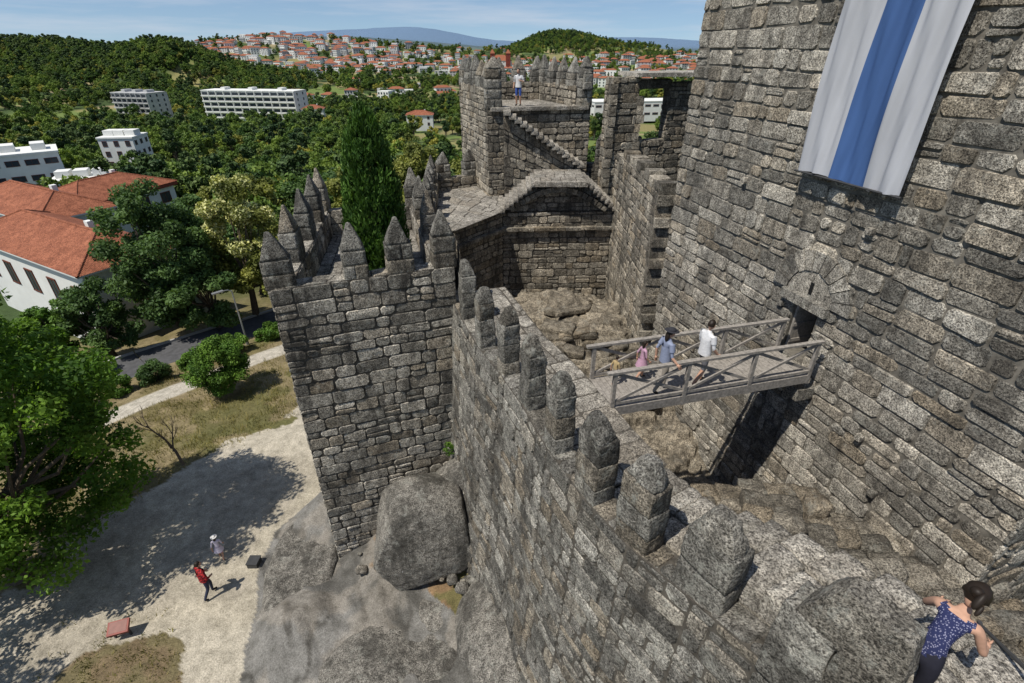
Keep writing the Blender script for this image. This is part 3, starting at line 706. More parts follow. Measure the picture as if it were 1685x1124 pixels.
def tree(name,base,h,crown,cc,nl,ls,mat,nclump=40,blossom=0,trunk=.25,seed=0,link_it=True,clumpr=(.16,.30),matb=None):
    global rng
    rng=np.random.default_rng(100+seed); random.seed(100+seed)
    base=np.array(base,float); cr=np.array(crown,float); cc=np.array(cc,float)
    d=rng.normal(size=(nclump,3)); d/=np.linalg.norm(d,axis=1)[:,None]
    r=rng.uniform(.35,1.0,nclump)**.6
    cen=cc+d*r[:,None]*cr*.88
    rad=rng.uniform(*clumpr,nclump)*cr.mean()
    v,q,idx=leaves(cen,rad,nl,ls)
    tint=rng.random((nclump,1))*.6
    att=np.clip(tint[idx]+rng.random((nl,3))*.4,0,1)
    mi=np.zeros(nl,int)
    if blossom:
        top=(cen[:,2]>cc[2]-.1*cr[2]); bl=rng.random(nclump)<blossom; mi[(bl&top)[idx]&(rng.random(nl)<.6)]=2
    Vs=[v];Qs=[q];M=[mi];At=[att]; o=len(v)
    def addt(p,r_,n=6):
        nonlocal o
        a,b=ntube(p,r_,n); Vs.append(a);Qs.append(b+o);M.append(np.full(len(b),1));At.append(rng.random((len(b),3))); o+=len(a)
    mid=base*.35+cc*.65
    pts=[base,base*.6+mid*.4+rng.normal(size=3)*.05*h*.3,mid]; addt(pts,[trunk*1.25,trunk*.95,trunk*.6],9)
    for k in range(min(nclump,26)):
        s=np.array(pts[1])*(1-(t:=rng.random()))+mid*t; e=cen[k]; m=(s+e)/2+np.array([0,0,-.04*h])+rng.normal(size=3)*.02*h
        addt([s,m,e],[trunk*.38,trunk*.22,trunk*.06],5)
    me=quadmesh(name,np.vstack(Vs),np.vstack(Qs),[mat,M_bark,matb or L_blossom],np.concatenate(M),np.vstack(At))
    ob=bpy.data.objects.new(name,me)
    if link_it: link(ob)
    return ob
tree('broadleaf_tree',(-19.2,12.5,-18.1),12,(4.7,4.6,6.5),(-18.2,13.3,-11.8),62000,.095,L_bright,190,seed=1,clumpr=(.09,.19),trunk=.3)
tree('broadleaf_tree',(-22.5,8.0,-18.1),9,(4.3,4.3,4.0),(-21.5,8.6,-12.5),17000,.10,L_bright,80,seed=2,clumpr=(.10,.2))
tree('broadleaf_tree',(-33,27,-20.8),6,(3.4,3.2,2.8),(-32,27.2,-17.4),20000,.12,L_bright,60,seed=18,clumpr=(.14,.28))
tree('broadleaf_tree',(-27.5,37.2,-20),13,(4.4,4.2,6.0),(-27.5,37.2,-14.0),44000,.13,L_dark,90,seed=3,trunk=.35,clumpr=(.12,.26))
tree('chestnut_tree',(-22.6,40,-20.5),12,(3.1,3.3,5.8),(-22.2,40,-13.4),26000,.13,L_olive,70,blossom=.75,seed=4,clumpr=(.12,.26))
tree('broadleaf_tree',(-24.5,37.5,-20.5),8,(3,3,3.5),(-24.3,36.5,-16.5),18000,.13,L_dark,40,seed=5)
tree('broadleaf_tree',(-30.5,33,-20.5),6,(2.8,2.4,3.0),(-30.5,33,-17.2),15000,.12,L_dark,36,seed=15)
tree('broadleaf_tree',(-34.5,33.5,-20.5),5,(2.2,2.2,2.4),(-34.5,33.5,-18.2),12000,.12,L_bush,36,seed=16)
tree('broadleaf_tree',(-17.5,39,-20.5),7,(2.6,2.6,3.6),(-17.5,39,-17),16000,.12,L_olive,40,seed=6)
tree('broadleaf_tree',(-14.5,44,-21),8,(4,3.6,4.4),(-14.5,44,-16),20000,.14,L_olive,44,seed=7)
for k,(x,y,zt_,r) in enumerate([(-16,56,-10.5,5.2),(-8.5,50,-11,4.6),(-3,57,-11,5),(-23,62,-11.5,5),(-11,66,-10,5.5),(-30,58,-12,4.5),(-27,50,-13,4),(-39,62,-15,3.6),(-41,70,-15.5,4)]):
    z=hz(x,y); hh=zt_-z; tree('broadleaf_tree',(x,y,z),hh,(r,r,hh*.42),(x,y,z+hh*.58),17000,.2,L_olive if k not in(3,6,7) else L_dark,60,seed=60+k,clumpr=(.14,.28))
tree('round_bush',(-18,26,-18.6),3.4,(1.85,1.85,1.75),(-18,26,-16.8),30000,.065,L_bush,80,seed=8,trunk=.08,clumpr=(.2,.32))
for k,(x,y,s) in enumerate([(-22.8,30.4,.7),(-24.2,28.7,.8),(-25.9,27.1,.75),(-27.5,25.2,.9),(-20.9,33.0,.8),(-29.5,23.0,.9),(-19.4,35.3,.8),(-31.4,20.6,.9),(-33,18,.9)]):
    z=hz(x,y); tree('hedge_bush',(x,y,z),1,(s*1.4,s*1.3,s*1.2),(x,y,z+s*.8),6500,.07,L_dark if k%2 else L_bush,24,seed=20+k,trunk=.04,clumpr=(.25,.45))
for k,(x,y,z,s) in enumerate([(-1.55,13.15,-14.2,.22),(-1.25,12.2,-15.0,.18),(-2.3,14.4,-13.0,.25)]):
    tree('weed_plant',(x,y,z-.2),.3,(s,s,s),(x,y,z),500,.035,L_bright,8,seed=90+k,trunk=.01,clumpr=(.4,.6))
rng=np.random.default_rng(5); random.seed(5)
def cypress(name,x,y,z0,z1,rmax,nl,ls):
    k=230; t=rng.random(k)**.9
    rr=rmax*np.interp(t,[0,.1,.35,.65,.85,.95,1],[.55,.85,1,.92,.66,.36,.08])
    a=rng.random(k)*2*np.pi; rad=rr*.30+.05
    cen=np.stack([x+np.cos(a)*rr*.72,y+np.sin(a)*rr*.72,z0+(z1-z0)*t],1)
    idx=rng.choice(k,nl,p=rad/rad.sum()); n=nl
    d=rng.normal(size=(n,3)); d/=np.linalg.norm(d,axis=1)[:,None]
    p=cen[idx]+d*(rad[idx]*rng.random(n)**.4)[:,None]*np.array([1,1,2.2])
    up=np.array([0,0,1])+rng.normal(size=(n,3))*.35+d*np.array([.4,.4,0]); up/=np.linalg.norm(up,axis=1)[:,None]
    b=np.cross(up,rng.normal(size=(n,3))); b/=np.linalg.norm(b,axis=1)[:,None]
    s=(ls*rng.uniform(.6,1.4,n))[:,None]
    v=np.stack([p-up*s,p-b*s*.4,p+up*s*1.3,p+b*s*.4],1).reshape(-1,3); q=np.arange(n*4).reshape(-1,4)
    tv,tq=ntube([(x,y,z0-6),(x,y,z0),(x,y,z0+(z1-z0)*.7)],[.2,.16,.05],8)
    att=np.clip(rng.random((k,1))[idx]*.6+rng.random((n,3))*.4,0,1)
    me=quadmesh(name,np.vstack([v,tv]),np.vstack([q,tq+len(v)]),[L_cyp,M_bark],np.r_[np.zeros(n,int),np.ones(len(tq),int)],np.vstack([att,rng.random((len(tq),3))]))
    return link(bpy.data.objects.new(name,me))
cypress('cypress_tree',-4.7,17.2,-10.8,-1.65,1.12,66000,.07)
mb=MB(); rt=V(-16.3,18.7,-18)
def twig(p,d,L,r,dep):
    q=p+d*L; m=(p+q)/2+V(random.uniform(-.05,.05),random.uniform(-.05,.05),0)*L; tube(mb,[p,m,q],[r,r*.8,r*.55],5,0)
    if dep>0:
        for _ in range(3): 
            dd=(d+V(random.uniform(-.6,.6),random.uniform(-.6,.6),random.uniform(-.2,.4))).normalized(); twig(p.lerp(q,random.uniform(.45,1)),dd,L*.62,r*.55,dep-1)
twig(rt,V(-.35,.15,.9).normalized(),1.7,.08,4); mb.build('bare_sapling_tree',[M_bark])
# ---- distant forest, instanced
tc_=bpy.data.collections.new('tree_kinds')
def tmpl(name,h,cr,cz,nl,ls,mat,nclump,seed,trunk=.2):
    o=tree(name,(0,0,0),h,cr,(0,0,cz),nl,ls,mat,nclump,seed=seed,trunk=trunk,link_it=False,clumpr=(.22,.38)); tc_.objects.link(o)
tmpl('forest_tree_a',9,(3.6,3.6,3.8),5.6,2600,.32,L_for,26,50)
tmpl('forest_tree_b',10,(3.2,3.4,4.4),6.2,2600,.32,L_for,26,51)
tmpl('forest_tree_c',8,(3.8,3.6,3.2),5.0,2600,.32,L_for2,26,52)
tmpl('forest_tree_d',12,(2.6,2.6,3.6),8.5,1900,.32,L_for3,18,53)
tmpl('forest_tree_e',9,(3.5,3.2,4.0),5.4,2600,.32,L_for,24,54)
EXC=[]
# ================================================================= BUILDINGS
def building(name,cx,cy,ang,L,W,Hh,z0,roof='hip',wall=M_white,floors=2,nw=5,win=(1.0,1.2),bands=False,rh=2.0,ov=.5,ex=True,balc=False,front=True):
    e=bpy.data.objects.new(name,None); link(e); e.empty_display_size=.5
    ca,sa=math.cos(ang),math.sin(ang); ux=V(ca,sa,0);uy=V(-sa,ca,0); o=V(cx,cy,z0)
    mb=MB(); box(mb,o+V(0,0,Hh/2-1),ux*L/2,uy*W/2,V(0,0,Hh/2+1)); mb.build('walls',[wall],e)
    mb=MB(); fh=Hh/floors
    if roof=='flat':
        box(mb,o+V(0,0,Hh+.2),ux*(L/2+.2),uy*(W/2+.2),V(0,0,.2),1)
        for t in (-.3,0,.32): box(mb,o+ux*L*t+V(0,0,Hh+1.1),ux*1.3,uy*W*.2,V(0,0,.7),1)
        rm=[M_tile,wall]
    else:
        a=L/2+ov;b=W/2+ov; rl=max(a-b*(1 if roof=='hip' else 0),.1)
        vs=[o+ux*x+uy*y+V(0,0,z) for x,y,z in ((-a,-b,Hh),(a,-b,Hh),(a,b,Hh),(-a,b,Hh),(-rl,0,Hh+rh),(rl,0,Hh+rh))]
        mb.add(vs,[(0,1,5,4),(1,2,5),(2,3,4,5),(3,0,4)],0)
        tube(mb,[vs[4],vs[5]],[.12,.12],6,0)
        for k_,(i_,j_) in enumerate(((0,4),(3,4),(1,5),(2,5))): tube(mb,[vs[i_],vs[j_]],[.1,.1],6,0)
        if bands: box(mb,o+V(0,0,Hh-.28),ux*(a-.02),uy*(b-.02),V(0,0,.24),2)
        else: box(mb,o+V(0,0,Hh-.08),ux*(a-.02),uy*(b-.02),V(0,0,.07),1)
        rm=[M_tile,wall,M_band]
        if L>8: box(mb,o+ux*L*.2+uy*W*.1+V(0,0,Hh+rh*.8),ux*.3,uy*.25,V(0,0,.7),1)
    mb.build('roof',rm,e)
    mb=MB()
    for f in range(floors):
        z=fh*f+fh*.52
        for sgn in (-1,1):
            for i in range(nw):
                x=L*((i+.5)/nw-.5); c=o+ux*x+uy*(sgn*(W/2+.015))+V(0,0,z)
                if balc:
                    box(mb,c,ux*L/nw*.42,uy*.03,V(0,0,fh*.28),0); box(mb,c+uy*sgn*.5+V(0,0,-fh*.4),ux*L/nw*.48,uy*.55,V(0,0,fh*.12),2)
                    if f==floors-1: box(mb,c+uy*sgn*.45+ux*L/nw*.5+V(0,0,-Hh*.5+fh*.48),ux*.15,uy*.5,V(0,0,Hh*.5),2)
                else:
                    box(mb,c,ux*win[0]/2,uy*.03,V(0,0,win[1]/2),0)
                    for s_ in (-1,1): box(mb,c+ux*s_*(win[0]/2+.05),ux*.06,uy*.06,V(0,0,win[1]/2+.1),1)
                    for s_ in (-1,1): box(mb,c+V(0,0,s_*(win[1]/2+.06)),ux*(win[0]/2+.12),uy*.07,V(0,0,.06),1)
                    box(mb,c,ux*.03,uy*.05,V(0,0,win[1]/2),1)
            nw2=max(1,int(nw*W/L))
            for i in range(nw2):
                y=W*((i+.5)/nw2-.5); c=o+uy*y+ux*(sgn*(L/2+.015))+V(0,0,z)
                box(mb,c,ux*.03,uy*win[0]/2,V(0,0,win[1]/2),0)
                for s_ in (-1,1): box(mb,c+uy*s_*(win[0]/2+.05),ux*.06,uy*.06,V(0,0,win[1]/2+.1),1)
    mb.build('windows',[M_glass,M_frame if not balc else M_grey,wall],e)
    if ex:
        for t in np.arange(-L/2,L/2+1,3): 
            EXC.append((cx+ca*t,cy+sa*t,W/2+4.5))
            if front: EXC.append(((cx+ca*t)*.93,(cy+sa*t)*.93,W/2+4))
    return e
building('white_house',-40.3,44.3,math.radians(-28.8),20,7,5.4,-20.6,floors=1,nw=5,win=(1.2,1.9),rh=1.9)
building('white_house',-53.0,57.0,math.radians(-28.8),17,7,6.0,-21.2,floors=1,nw=5,win=(1.2,1.9),rh=1.9)
building('long_white_house',-58.7,74,math.radians(75),15,9,8.2,-26.2,floors=2,nw=4,bands=True,win=(1.5,1.3),rh=2.0)
building('long_white_house',-70.5,69,math.radians(-7),20,9,8.2,-26.2,floors=2,nw=5,bands=True,win=(1.5,1.3),rh=2.0)
building('modern_white_building',-114,121,math.radians(40),17,11,10,-31,roof='flat',floors=3,nw=5,win=(2.2,1.0))
building('modern_white_building',-96,117,math.radians(25),11,8,5,-30.5,roof='flat',floors=1,nw=4,win=(1.8,1.2))
building('white_apartment_building',-112,156,math.radians(8),9,9,11,-33.5,roof='flat',floors=4,nw=3,front=False)
building('apartment_block',-158,345,math.radians(-8),60,14,15,-38.5,roof='flat',floors=5,nw=12,balc=True,win=(1.2,1.4),front=False)
building('apartment_block',-232,350,math.radians(-14),27,14,14,-39,roof='flat',wall=M_grey,floors=5,nw=7,balc=True,win=(1.2,1.4),front=False)
building('long_white_warehouse',78,345,math.radians(10),62,18,9,-38,roof='flat',floors=2,nw=12,win=(3.4,1.0))
building('white_house',-118,330,.2,12,9,6,-38,floors=2,nw=3)
building('white_house',-50,300,.1,14,9,6,-38,floors=2,nw=3,front=False)
building('red_church',-18,905,.05,34,22,14,-34,floors=3,nw=7,wall=M_white,rh=8)
for x_ in (-30,-6): building('red_church_tower',x_,893,.05,7,7,24,-34,floors=4,nw=1,wall=M_band,rh=6)
town=MB(); random.seed(11)
def house(x,y,s=1):
    z=hz(x,y); L=random.uniform(9,22)*s;W=random.uniform(8,12)*s;Hh=random.choice([5,7,7,9,12])*s; a=random.uniform(-.5,.5)
    ca,sa=math.cos(a),math.sin(a);ux=V(ca,sa,0);uy=V(-sa,ca,0);o=V(x,y,z)
    wm=random.choice([0,0,0,1]); box(town,o+V(0,0,Hh/2-2),ux*L/2,uy*W/2,V(0,0,Hh/2+2),wm)
    for f in range(int(Hh//3)):
        for i in range(4): box(town,o+ux*L*((i+.5)/4-.5)-uy*(W/2+.05)+V(0,0,f*3+1.8),ux*.7,uy*.08,V(0,0,.8),3)
    if random.random()<.8:
        p=L/2+.6;b=W/2+.6; r=max(p-b,.1); rh=2.4*s
        vs=[o+ux*i+uy*j+V(0,0,k) for i,j,k in ((-p,-b,Hh),(p,-b,Hh),(p,b,Hh),(-p,b,Hh),(-r,0,Hh+rh),(r,0,Hh+rh))]
        town.add(vs,[(0,1,5,4),(1,2,5),(2,3,4,5),(3,0,4)],2)
    EXC.append((x,y,7*s)); EXC.append((x*.985,y*.985,6*s))
for _ in range(330):
    x=random.gauss(-430,170);y=random.gauss(1090,75)
    if -680<x<60: house(x,y,.9)
for _ in range(130): house(random.gauss(-150,150),random.gauss(970,80),.9)
for _ in range(210): house(random.gauss(330,170),random.gauss(1010,110),1.0)
for _ in range(60): house(random.gauss(120,120),random.gauss(780,60),.85)
for _ in range(30): house(random.uniform(-200,220),random.uniform(440,720),.8)
town.build('distant_town',[M_white,M_grey,M_tile,M_glass])
rng=np.random.default_rng(3)
pts=[]
def scatter(n,r0,r1,a0,a1,s0,s1):
    r=np.sqrt(rng.uniform(r0*r0,r1*r1,n)); a=np.radians(rng.uniform(a0,a1,n)); x=r*np.sin(a);y=r*np.cos(a)
    keep_=np.ones(n,bool)
    keep_&=~((fbm(x/70,y/70,4,23)>.50)&(rng.random(n)<.94)&(r>170))
    keep_&=~((fbm(x/45,y/45,3,77)>.55)&(r>170)&(rng.random(n)<.94))
    for ex,ey,er in EXC: keep_&=((x-ex)**2+(y-ey)**2>er*er)
    keep_&=~((x>-14)&(y<47)); 
    keep_&=pdist(x,y,ROADL)>5; keep_&=pdist(x,y,WALK)>4
    keep_&=~inpoly(x,y,[(-14,50),(-20,44),(-34,24),(-60,5),(-100,20),(-90,66),(-62,60),(-48,80),(-40,70),(-30,50)])
    x=x[keep_];y=y[keep_]; z=H(x,y)-.3; s=rng.uniform(s0,s1,len(x)); pts.append(np.stack([x,y,z,s],1))
scatter(800,46,130,-64,14,.7,1.1)
scatter(300,60,170,10,40,.8,1.2)
scatter(2600,120,320,-62,40,.65,1.1)
scatter(7500,300,700,-60,40,.6,1.15)
scatter(11000,650,1700,-58,42,.8,1.4)
def hillsc(n,cx,cy,sx,sy,s0,s1):
    x=rng.normal(cx,sx,n);y=rng.normal(cy,sy,n); pts.append(np.stack([x,y,H(x,y)-.3,rng.uniform(s0,s1,n)],1))
hillsc(3200,-510,715,100,50,.9,1.4); hillsc(2200,-790,760,110,60,.9,1.4); hillsc(1500,113,1500,90,60,.9,1.5)
P=np.vstack(pts)
me=bpy.data.meshes.new('forest_trees'); me.vertices.add(len(P)); me.vertices.foreach_set('co',P[:,:3].astype(np.float32).ravel())
a=me.attributes.new('scl','FLOAT','POINT'); a.data.foreach_set('value',P[:,3].astype(np.float32))
fo=link(bpy.data.objects.new('forest_trees',me))
ng=bpy.data.node_groups.new('scatter','GeometryNodeTree')
ng.interface.new_socket('Geometry',in_out='INPUT',socket_type='NodeSocketGeometry'); ng.interface.new_socket('Geometry',in_out='OUTPUT',socket_type='NodeSocketGeometry')
gi=ng.nodes.new('NodeGroupInput');go=ng.nodes.new('NodeGroupOutput'); ip=ng.nodes.new('GeometryNodeInstanceOnPoints')
ci=ng.nodes.new('GeometryNodeCollectionInfo'); ci.inputs['Collection'].default_value=tc_; ci.inputs['Separate Children'].default_value=True; ci.inputs['Reset Children'].default_value=True
ip.inputs['Pick Instance'].default_value=True
rv=ng.nodes.new('FunctionNodeRandomValue'); rv.data_type='FLOAT_VECTOR'; rv.inputs[0].default_value=(0,0,0); rv.inputs[1].default_value=(0,0,6.28)
na=ng.nodes.new('GeometryNodeInputNamedAttribute'); na.data_type='FLOAT'; na.inputs['Name'].default_value='scl'
ng.links.new(gi.outputs[0],ip.inputs['Points']); ng.links.new(ci.outputs[0],ip.inputs['Instance']); ng.links.new(rv.outputs[0],ip.inputs['Rotation'])
ng.links.new(na.outputs[0],ip.inputs['Scale']); ng.links.new(ip.outputs[0],go.inputs[0])
md=fo.modifiers.new('scatter','NODES'); md.node_group=ng
# ================================================================= SMALL THINGS
mb=MB(); b=V(-20.7,34.3,hz(-20.7,34.3)); tube(mb,[b,b+V(0,0,4.6)],[.07,.045],8); tube(mb,[b+V(0,0,4.55),b+V(-.15,-.2,4.75),b+V(-.5,-.6,4.8)],[.04,.035,.03],6)
box(mb,b+V(-.6,-.75,4.8),V(-.25,-.3,0),V(.1,-.08,0),V(0,0,.05)); tube(mb,[b,b+V(0,0,.5)],[.12,.11],8); mb.build('street_lamp',[M_metal])
M_sign=simple('red_brown_panel',(.24,.06,.045),.5); M_sign2=simple('brown_panel_face',(.22,.10,.08),.5)
mb=MB(); s=V(-13.6,10.2,hz(-13.6,10.2)); box(mb,s+V(0,0,.5),V(.30,.1,0),V(-.07,.2,.08),V(0,-.01,.05),0)
for q in (-.22,.22): box(mb,s+V(q,q*.3,.2),V(.03,0,0),V(0,.03,0),V(0,0,.28),1)
box(mb,s+V(0,0,.554),V(.25,.083,0),V(-.055,.16,.064),V(0,-.002,.004),2); mb.build('information_panel',[M_sign,M_darkmetal,M_sign2])
mb=MB(); s=V(-10.3,13.1,hz(-10.3,13.1)); box(mb,s+V(0,0,.12),V(.2,0,0),V(0,.2,0),V(0,0,.12)); box(mb,s+V(0,0,.25),V(.22,0,0),V(0,.22,0),V(0,0,.02),0); mb.build('floodlight_box',[M_darkmetal])
mb=MB(); box(mb,V(-3.95,11.3,-15.6),V(.16,-.04,0),V(0,-.012,0),V(0,.03,.22)); mb.build('stone_plaque',[M_grey])
# ================================================================= PEOPLE
def pm_(name,c,r=.8): return simple(name,c,r,.12,20)
SK=pm_('skin',(.46,.27,.185),.6); HAIR=pm_('dark_hair',(.02,.014,.01),.5); SHOE=pm_('dark_shoes',(.04,.035,.03))
EYE=pm_('eye_white',(.7,.7,.7),.3); LIP=pm_('lips',(.4,.13,.11))
BASE=dict(pelvis=(0,0,.95),spine=(0,-.01,1.13),chest=(0,0,1.33),neck=(0,0,1.46),neck2=(0,.015,1.53),
 shL=(-.175,0,1.41),elL=(-.24,-.03,1.13),wrL=(-.25,.06,.90),shR=(.175,0,1.41),elR=(.24,-.03,1.13),wrR=(.25,.06,.90),
 hiL=(-.095,0,.90),knL=(-.105,.03,.50),anL=(-.105,-.02,.08),toL=(-.12,.14,.035),hiR=(.095,0,.90),knR=(.105,.03,.50),anR=(.105,-.02,.08),toR=(.12,.14,.035))
RAD=dict(pelvis=(.155,.115),spine=(.13,.10),chest=(.155,.11),neck=(.062,.062),neck2=(.055,.055),shL=(.066,)*2,elL=(.042,)*2,wrL=(.03,)*2,hiL=(.095,)*2,knL=(.06,)*2,anL=(.042,)*2,toL=(.038,)*2)
BON=[('pelvis','spine','top'),('spine','chest','top'),('chest','neck','top'),('neck','neck2','skin'),
 ('chest','shL','top'),('shL','elL','uarm'),('elL','wrL','farm'),('chest','shR','top'),('shR','elR','uarm'),('elR','wrR','farm'),
 ('pelvis','hiL','bot'),('hiL','knL','thigh'),('knL','anL','shin'),('anL','toL','shoe'),('pelvis','hiR','bot'),('hiR','knR','thigh'),('knR','anR','shin'),('anR','toR','shoe')]
def person(name,loc,head,height,pose,mats,hair='short',hat=None,headpitch=0,headyaw=0,skirt=None,women=False,strap=False):
    J={k:Vector(v) for k,v in BASE.items()}
    for k,v in pose.items(): J[k]=Vector(v)
    names=list(J); me=bpy.data.meshes.new(name)
    me.from_pydata([J[n] for n in names],[(names.index(a),names.index(b)) for a,b,_ in BON],[])
    ob=bpy.data.objects.new(name,me); COL.objects.link(ob)
    sk=ob.modifiers.new('skin','SKIN'); sk.use_smooth_shade=True; sk.branch_smoothing=.3
    for i,n in enumerate(names):
        r=RAD.get(n) or RAD.get(n[:-1]+'L'); sv=me.skin_vertices[0].data[i]; 
        f=.85 if women and n in('spine','chest','shL','shR','elL','elR') else 1
        sv.radius=(r[0]*f,r[1]*f); sv.use_root=(n=='pelvis')
    sb=ob.modifiers.new('sub','SUBSURF'); sb.levels=2; sb.render_levels=2
    bpy.context.view_layer.update()
    dg=bpy.context.evaluated_depsgraph_get(); ev=ob.evaluated_get(dg); nm=bpy.data.meshes.new_from_object(ev)
    ob.modifiers.clear(); old=ob.data; ob.data=nm; bpy.data.meshes.remove(old)
    nm.materials.clear(); regs=['top','skin','uarm','farm','bot','thigh','shin','shoe']
    for r in regs: nm.materials.append(mats.get(r,SK))
    for p in nm.polygons:
        c=p.center; best=(9,0)
        for a,b,r in BON:
            A_=J[a];B_=J[b]; d=B_-A_; t=max(0,min(1,(c-A_).dot(d)/d.length_squared)); ds=(c-A_-d*t).length/(.11 if r in('top','bot') else .06)
            if ds<best[0]: best=(ds,regs.index(r))
        p.material_index=best[1]; p.use_smooth=True
        if strap and best[1]==0:
            if (c-J['neck']).length<.13 or abs(c.x)>.135: p.material_index=1
    mb=MB(); hc=J['neck2']+V(0,.02,.115); R_=Matrix.Rotation(headyaw,3,'Z')@Matrix.Rotation(headpitch,3,'X')
    def sph(c,r,n=14,m=10,mat=0,fn=None):
        vs=[];fs=[]
        for j in range(m+1):
            for i in range(n):
                a=2*math.pi*i/n;b=math.pi*j/m; p=V(math.sin(b)*math.sin(a),math.sin(b)*math.cos(a),math.cos(b))
                q=V(p.x*r[0],p.y*r[1],p.z*r[2])
                if fn: q=fn(p,q)
                vs.append(hc+R_@(q+V(*c)))
        for j in range(m):
            for i in range(n): fs.append((j*n+i,(j+1)*n+i,(j+1)*n+(i+1)%n,j*n+(i+1)%n))
        mb.add(vs,fs,mat,(.5,.5,.5))
    def hf(p,q):
        if p.z<0: q=V(q.x*(1+.22*p.z),q.y*(1+.10*p.z)+(.012 if p.y>0 else 0),q.z)
        return q
    sph((0,0,0),(.074,.093,.118),18,14,0,fn=hf)
    sph((0,.098,-.02),(.014,.02,.024),8,6,0)
    for s in (-1,1): 
        sph((.029*s,.083,.005),(.014,.010,.008),8,6,2); sph((.029*s,.0915,.005),(.006,.004,.006),6,5,1); sph((.076*s,-.005,-.01),(.012,.02,.03),8,6,0)
        sph((.03*s,.088,.024),(.018,.006,.004),6,4,1)
    sph((0,.088,-.058),(.024,.008,.009),8,5,3)
    def hr(p,q):
        if p.y>.15 and p.z<.35: return q*.82
        if p.z<-.35: return V(q.x*.85,q.y*.85-.0,q.z*.75)
        return q*(1+.04*math.sin(p.x*23+p.z*9))
    sph((0,-.012,.014),(.083,.098,.118),22,18,1,fn=hr)
    if hair=='long': sph((0,-.075,-.09),(.07,.045,.14),12,10,1)
    if hair=='tail':
        sph((0,-.02,.02),(.108,.12,.13),20,14,1,fn=hr); sph((0,-.125,.04),(.055,.055,.05),12,10,1); sph((.05,-.16,-.02),(.035,.035,.09),12,10,1); sph((.09,-.14,-.09),(.022,.022,.06),10,8,1)
    if hat: 
        sph((0,-.005,.065),(.092,.108,.075),16,10,4); sph((0,.0,.055),(.16,.175,.012),18,8,4)
    mb.build('head',[SK,HAIR,EYE,LIP,hat or HAIR],ob,True)
    mb=MB()
    for s,e,w in ((-1,'elL','wrL'),(1,'elR','wrR')):
        d=(J[w]-J[e]).normalized(); side=V(0,1,0)-d*d.y
        if side.length<.2: side=V(1,0,0)-d*d.x
        side.normalize(); nn=d.cross(side)*s
        tube(mb,[J[w]-d*.01,J[w]+d*.03,J[w]+d*.085],[.027,.037,.034],8)
        for k,L in enumerate((.072,.08,.075,.058)):
            o_=J[w]+d*.08+side*(.028-.0187*k); a=o_+d*L*.5-nn*.006; b_=a+(d*.8-nn*.6).normalized()*L*.5; tube(mb,[o_,a,b_],[.0095,.0085,.0065],6)
        o_=J[w]+d*.03+side*.03; a=o_+(d*.6+side*.7).normalized()*.035; tube(mb,[o_,a,a+(d*.9+side*.2).normalized()*.03],[.012,.010,.0075],6)
    mb.build('hands',[SK],ob,True)
    if skirt:
        mb=MB(); w=J['pelvis']+V(0,0,.05); tube(mb,[w,w-V(0,0,.15),w-V(0,0,skirt[1])],[.15,.19,.25],16,cap=False); mb.build('skirt',[skirt[0]],ob,True)
    if 'shirt' in mats:
        mb=MB(); p0=J['pelvis'];c0=J['chest']; d=(c0-p0).normalized()
        vs=[];fs=[];n=16; lev=[(p0-d*.06,.175,.13),(p0+d*.05,.165,.125),(J['spine'],.15,.12),(c0-d*.02,.168,.128)]
        for c,a,b_ in lev:
            for k in range(n): t=2*math.pi*k/n; vs.append(c+V(math.cos(t)*a*(.9 if women else 1),math.sin(t)*b_,0))
        for j in range(len(lev)-1):
            for k in range(n): fs.append((j*n+k,j*n+(k+1)%n,(j+1)*n+(k+1)%n,(j+1)*n+k))
        mb.add(vs,fs,0)
        for s in 'LR':
            a=J['sh'+s];e=J['el'+s]; tube(mb,[a.lerp(e,-.05),a.lerp(e,.55)],[.072,.064],12,cap=False)
        mb.build('shirt',[mats['shirt']],ob,True)
    s=height/1.70; ob.location=loc; ob.scale=(s,s,s); ob.rotation_euler=(0,0,head); return ob
walk=dict(knL=(-.1,.16,.52),anL=(-.1,.13,.09),toL=(-.11,.29,.04),knR=(.1,-.02,.5),anR=(.1,-.24,.12),toR=(.11,-.12,.04),elL=(-.24,-.12,1.14),wrL=(-.25,-.10,.90),elR=(.24,.02,1.13),wrR=(.24,.17,.95))
bl=pm_('grey_blue_shirt',(.22,.25,.34)); kh=pm_('khaki_trousers',(.27,.24,.2)); wh=pm_('white_shirt',(.62,.62,.62)); gr=pm_('grey_shorts',(.14,.14,.15)); hatm=pm_('dark_hat',(.03,.03,.035))
bz=-7.398; hd=math.atan2(1.42,5.47)-math.pi/2
def onb(t,s): return V(2.15,10.2,0).lerp(V(7.62,11.62,0),t)+V(-.251,.968,0)*s
p=onb(.26,-.33); person('woman_with_hat',(p.x,p.y,bz),hd,1.72,dict(walk,elR=(.25,-.0,1.12),wrR=(.36,.1,.98)),dict(top=bl,uarm=bl,bot=kh,thigh=kh,shin=kh,shoe=SHOE,shirt=bl),hair='long',hat=hatm,headpitch=-.15,women=True)
p=onb(.45,-.3); person('man_in_white_shirt',(p.x,p.y,bz),hd+.1,1.76,dict(walk,elL=(-.24,.02,1.13),wrL=(-.12,.2,1.05)),dict(top=wh,uarm=wh,bot=gr,thigh=gr,shin=SK,shoe=SHOE,shirt=wh),headpitch=-.25,headyaw=.3)
pk=pm_('pink_dress',(.42,.25,.33)); pw=pm_('white_floral',(.55,.5,.58))
p=onb(.22,.3); person('child_in_pink',(p.x,p.y,bz),hd,1.08,walk,dict(top=pk,uarm=pk,bot=pk,thigh=SK,shin=SK,shoe=SHOE),hair='long',skirt=(pk,.35),women=True)
yl=pm_('tan_top',(.36,.27,.14)); p=onb(.09,.25)
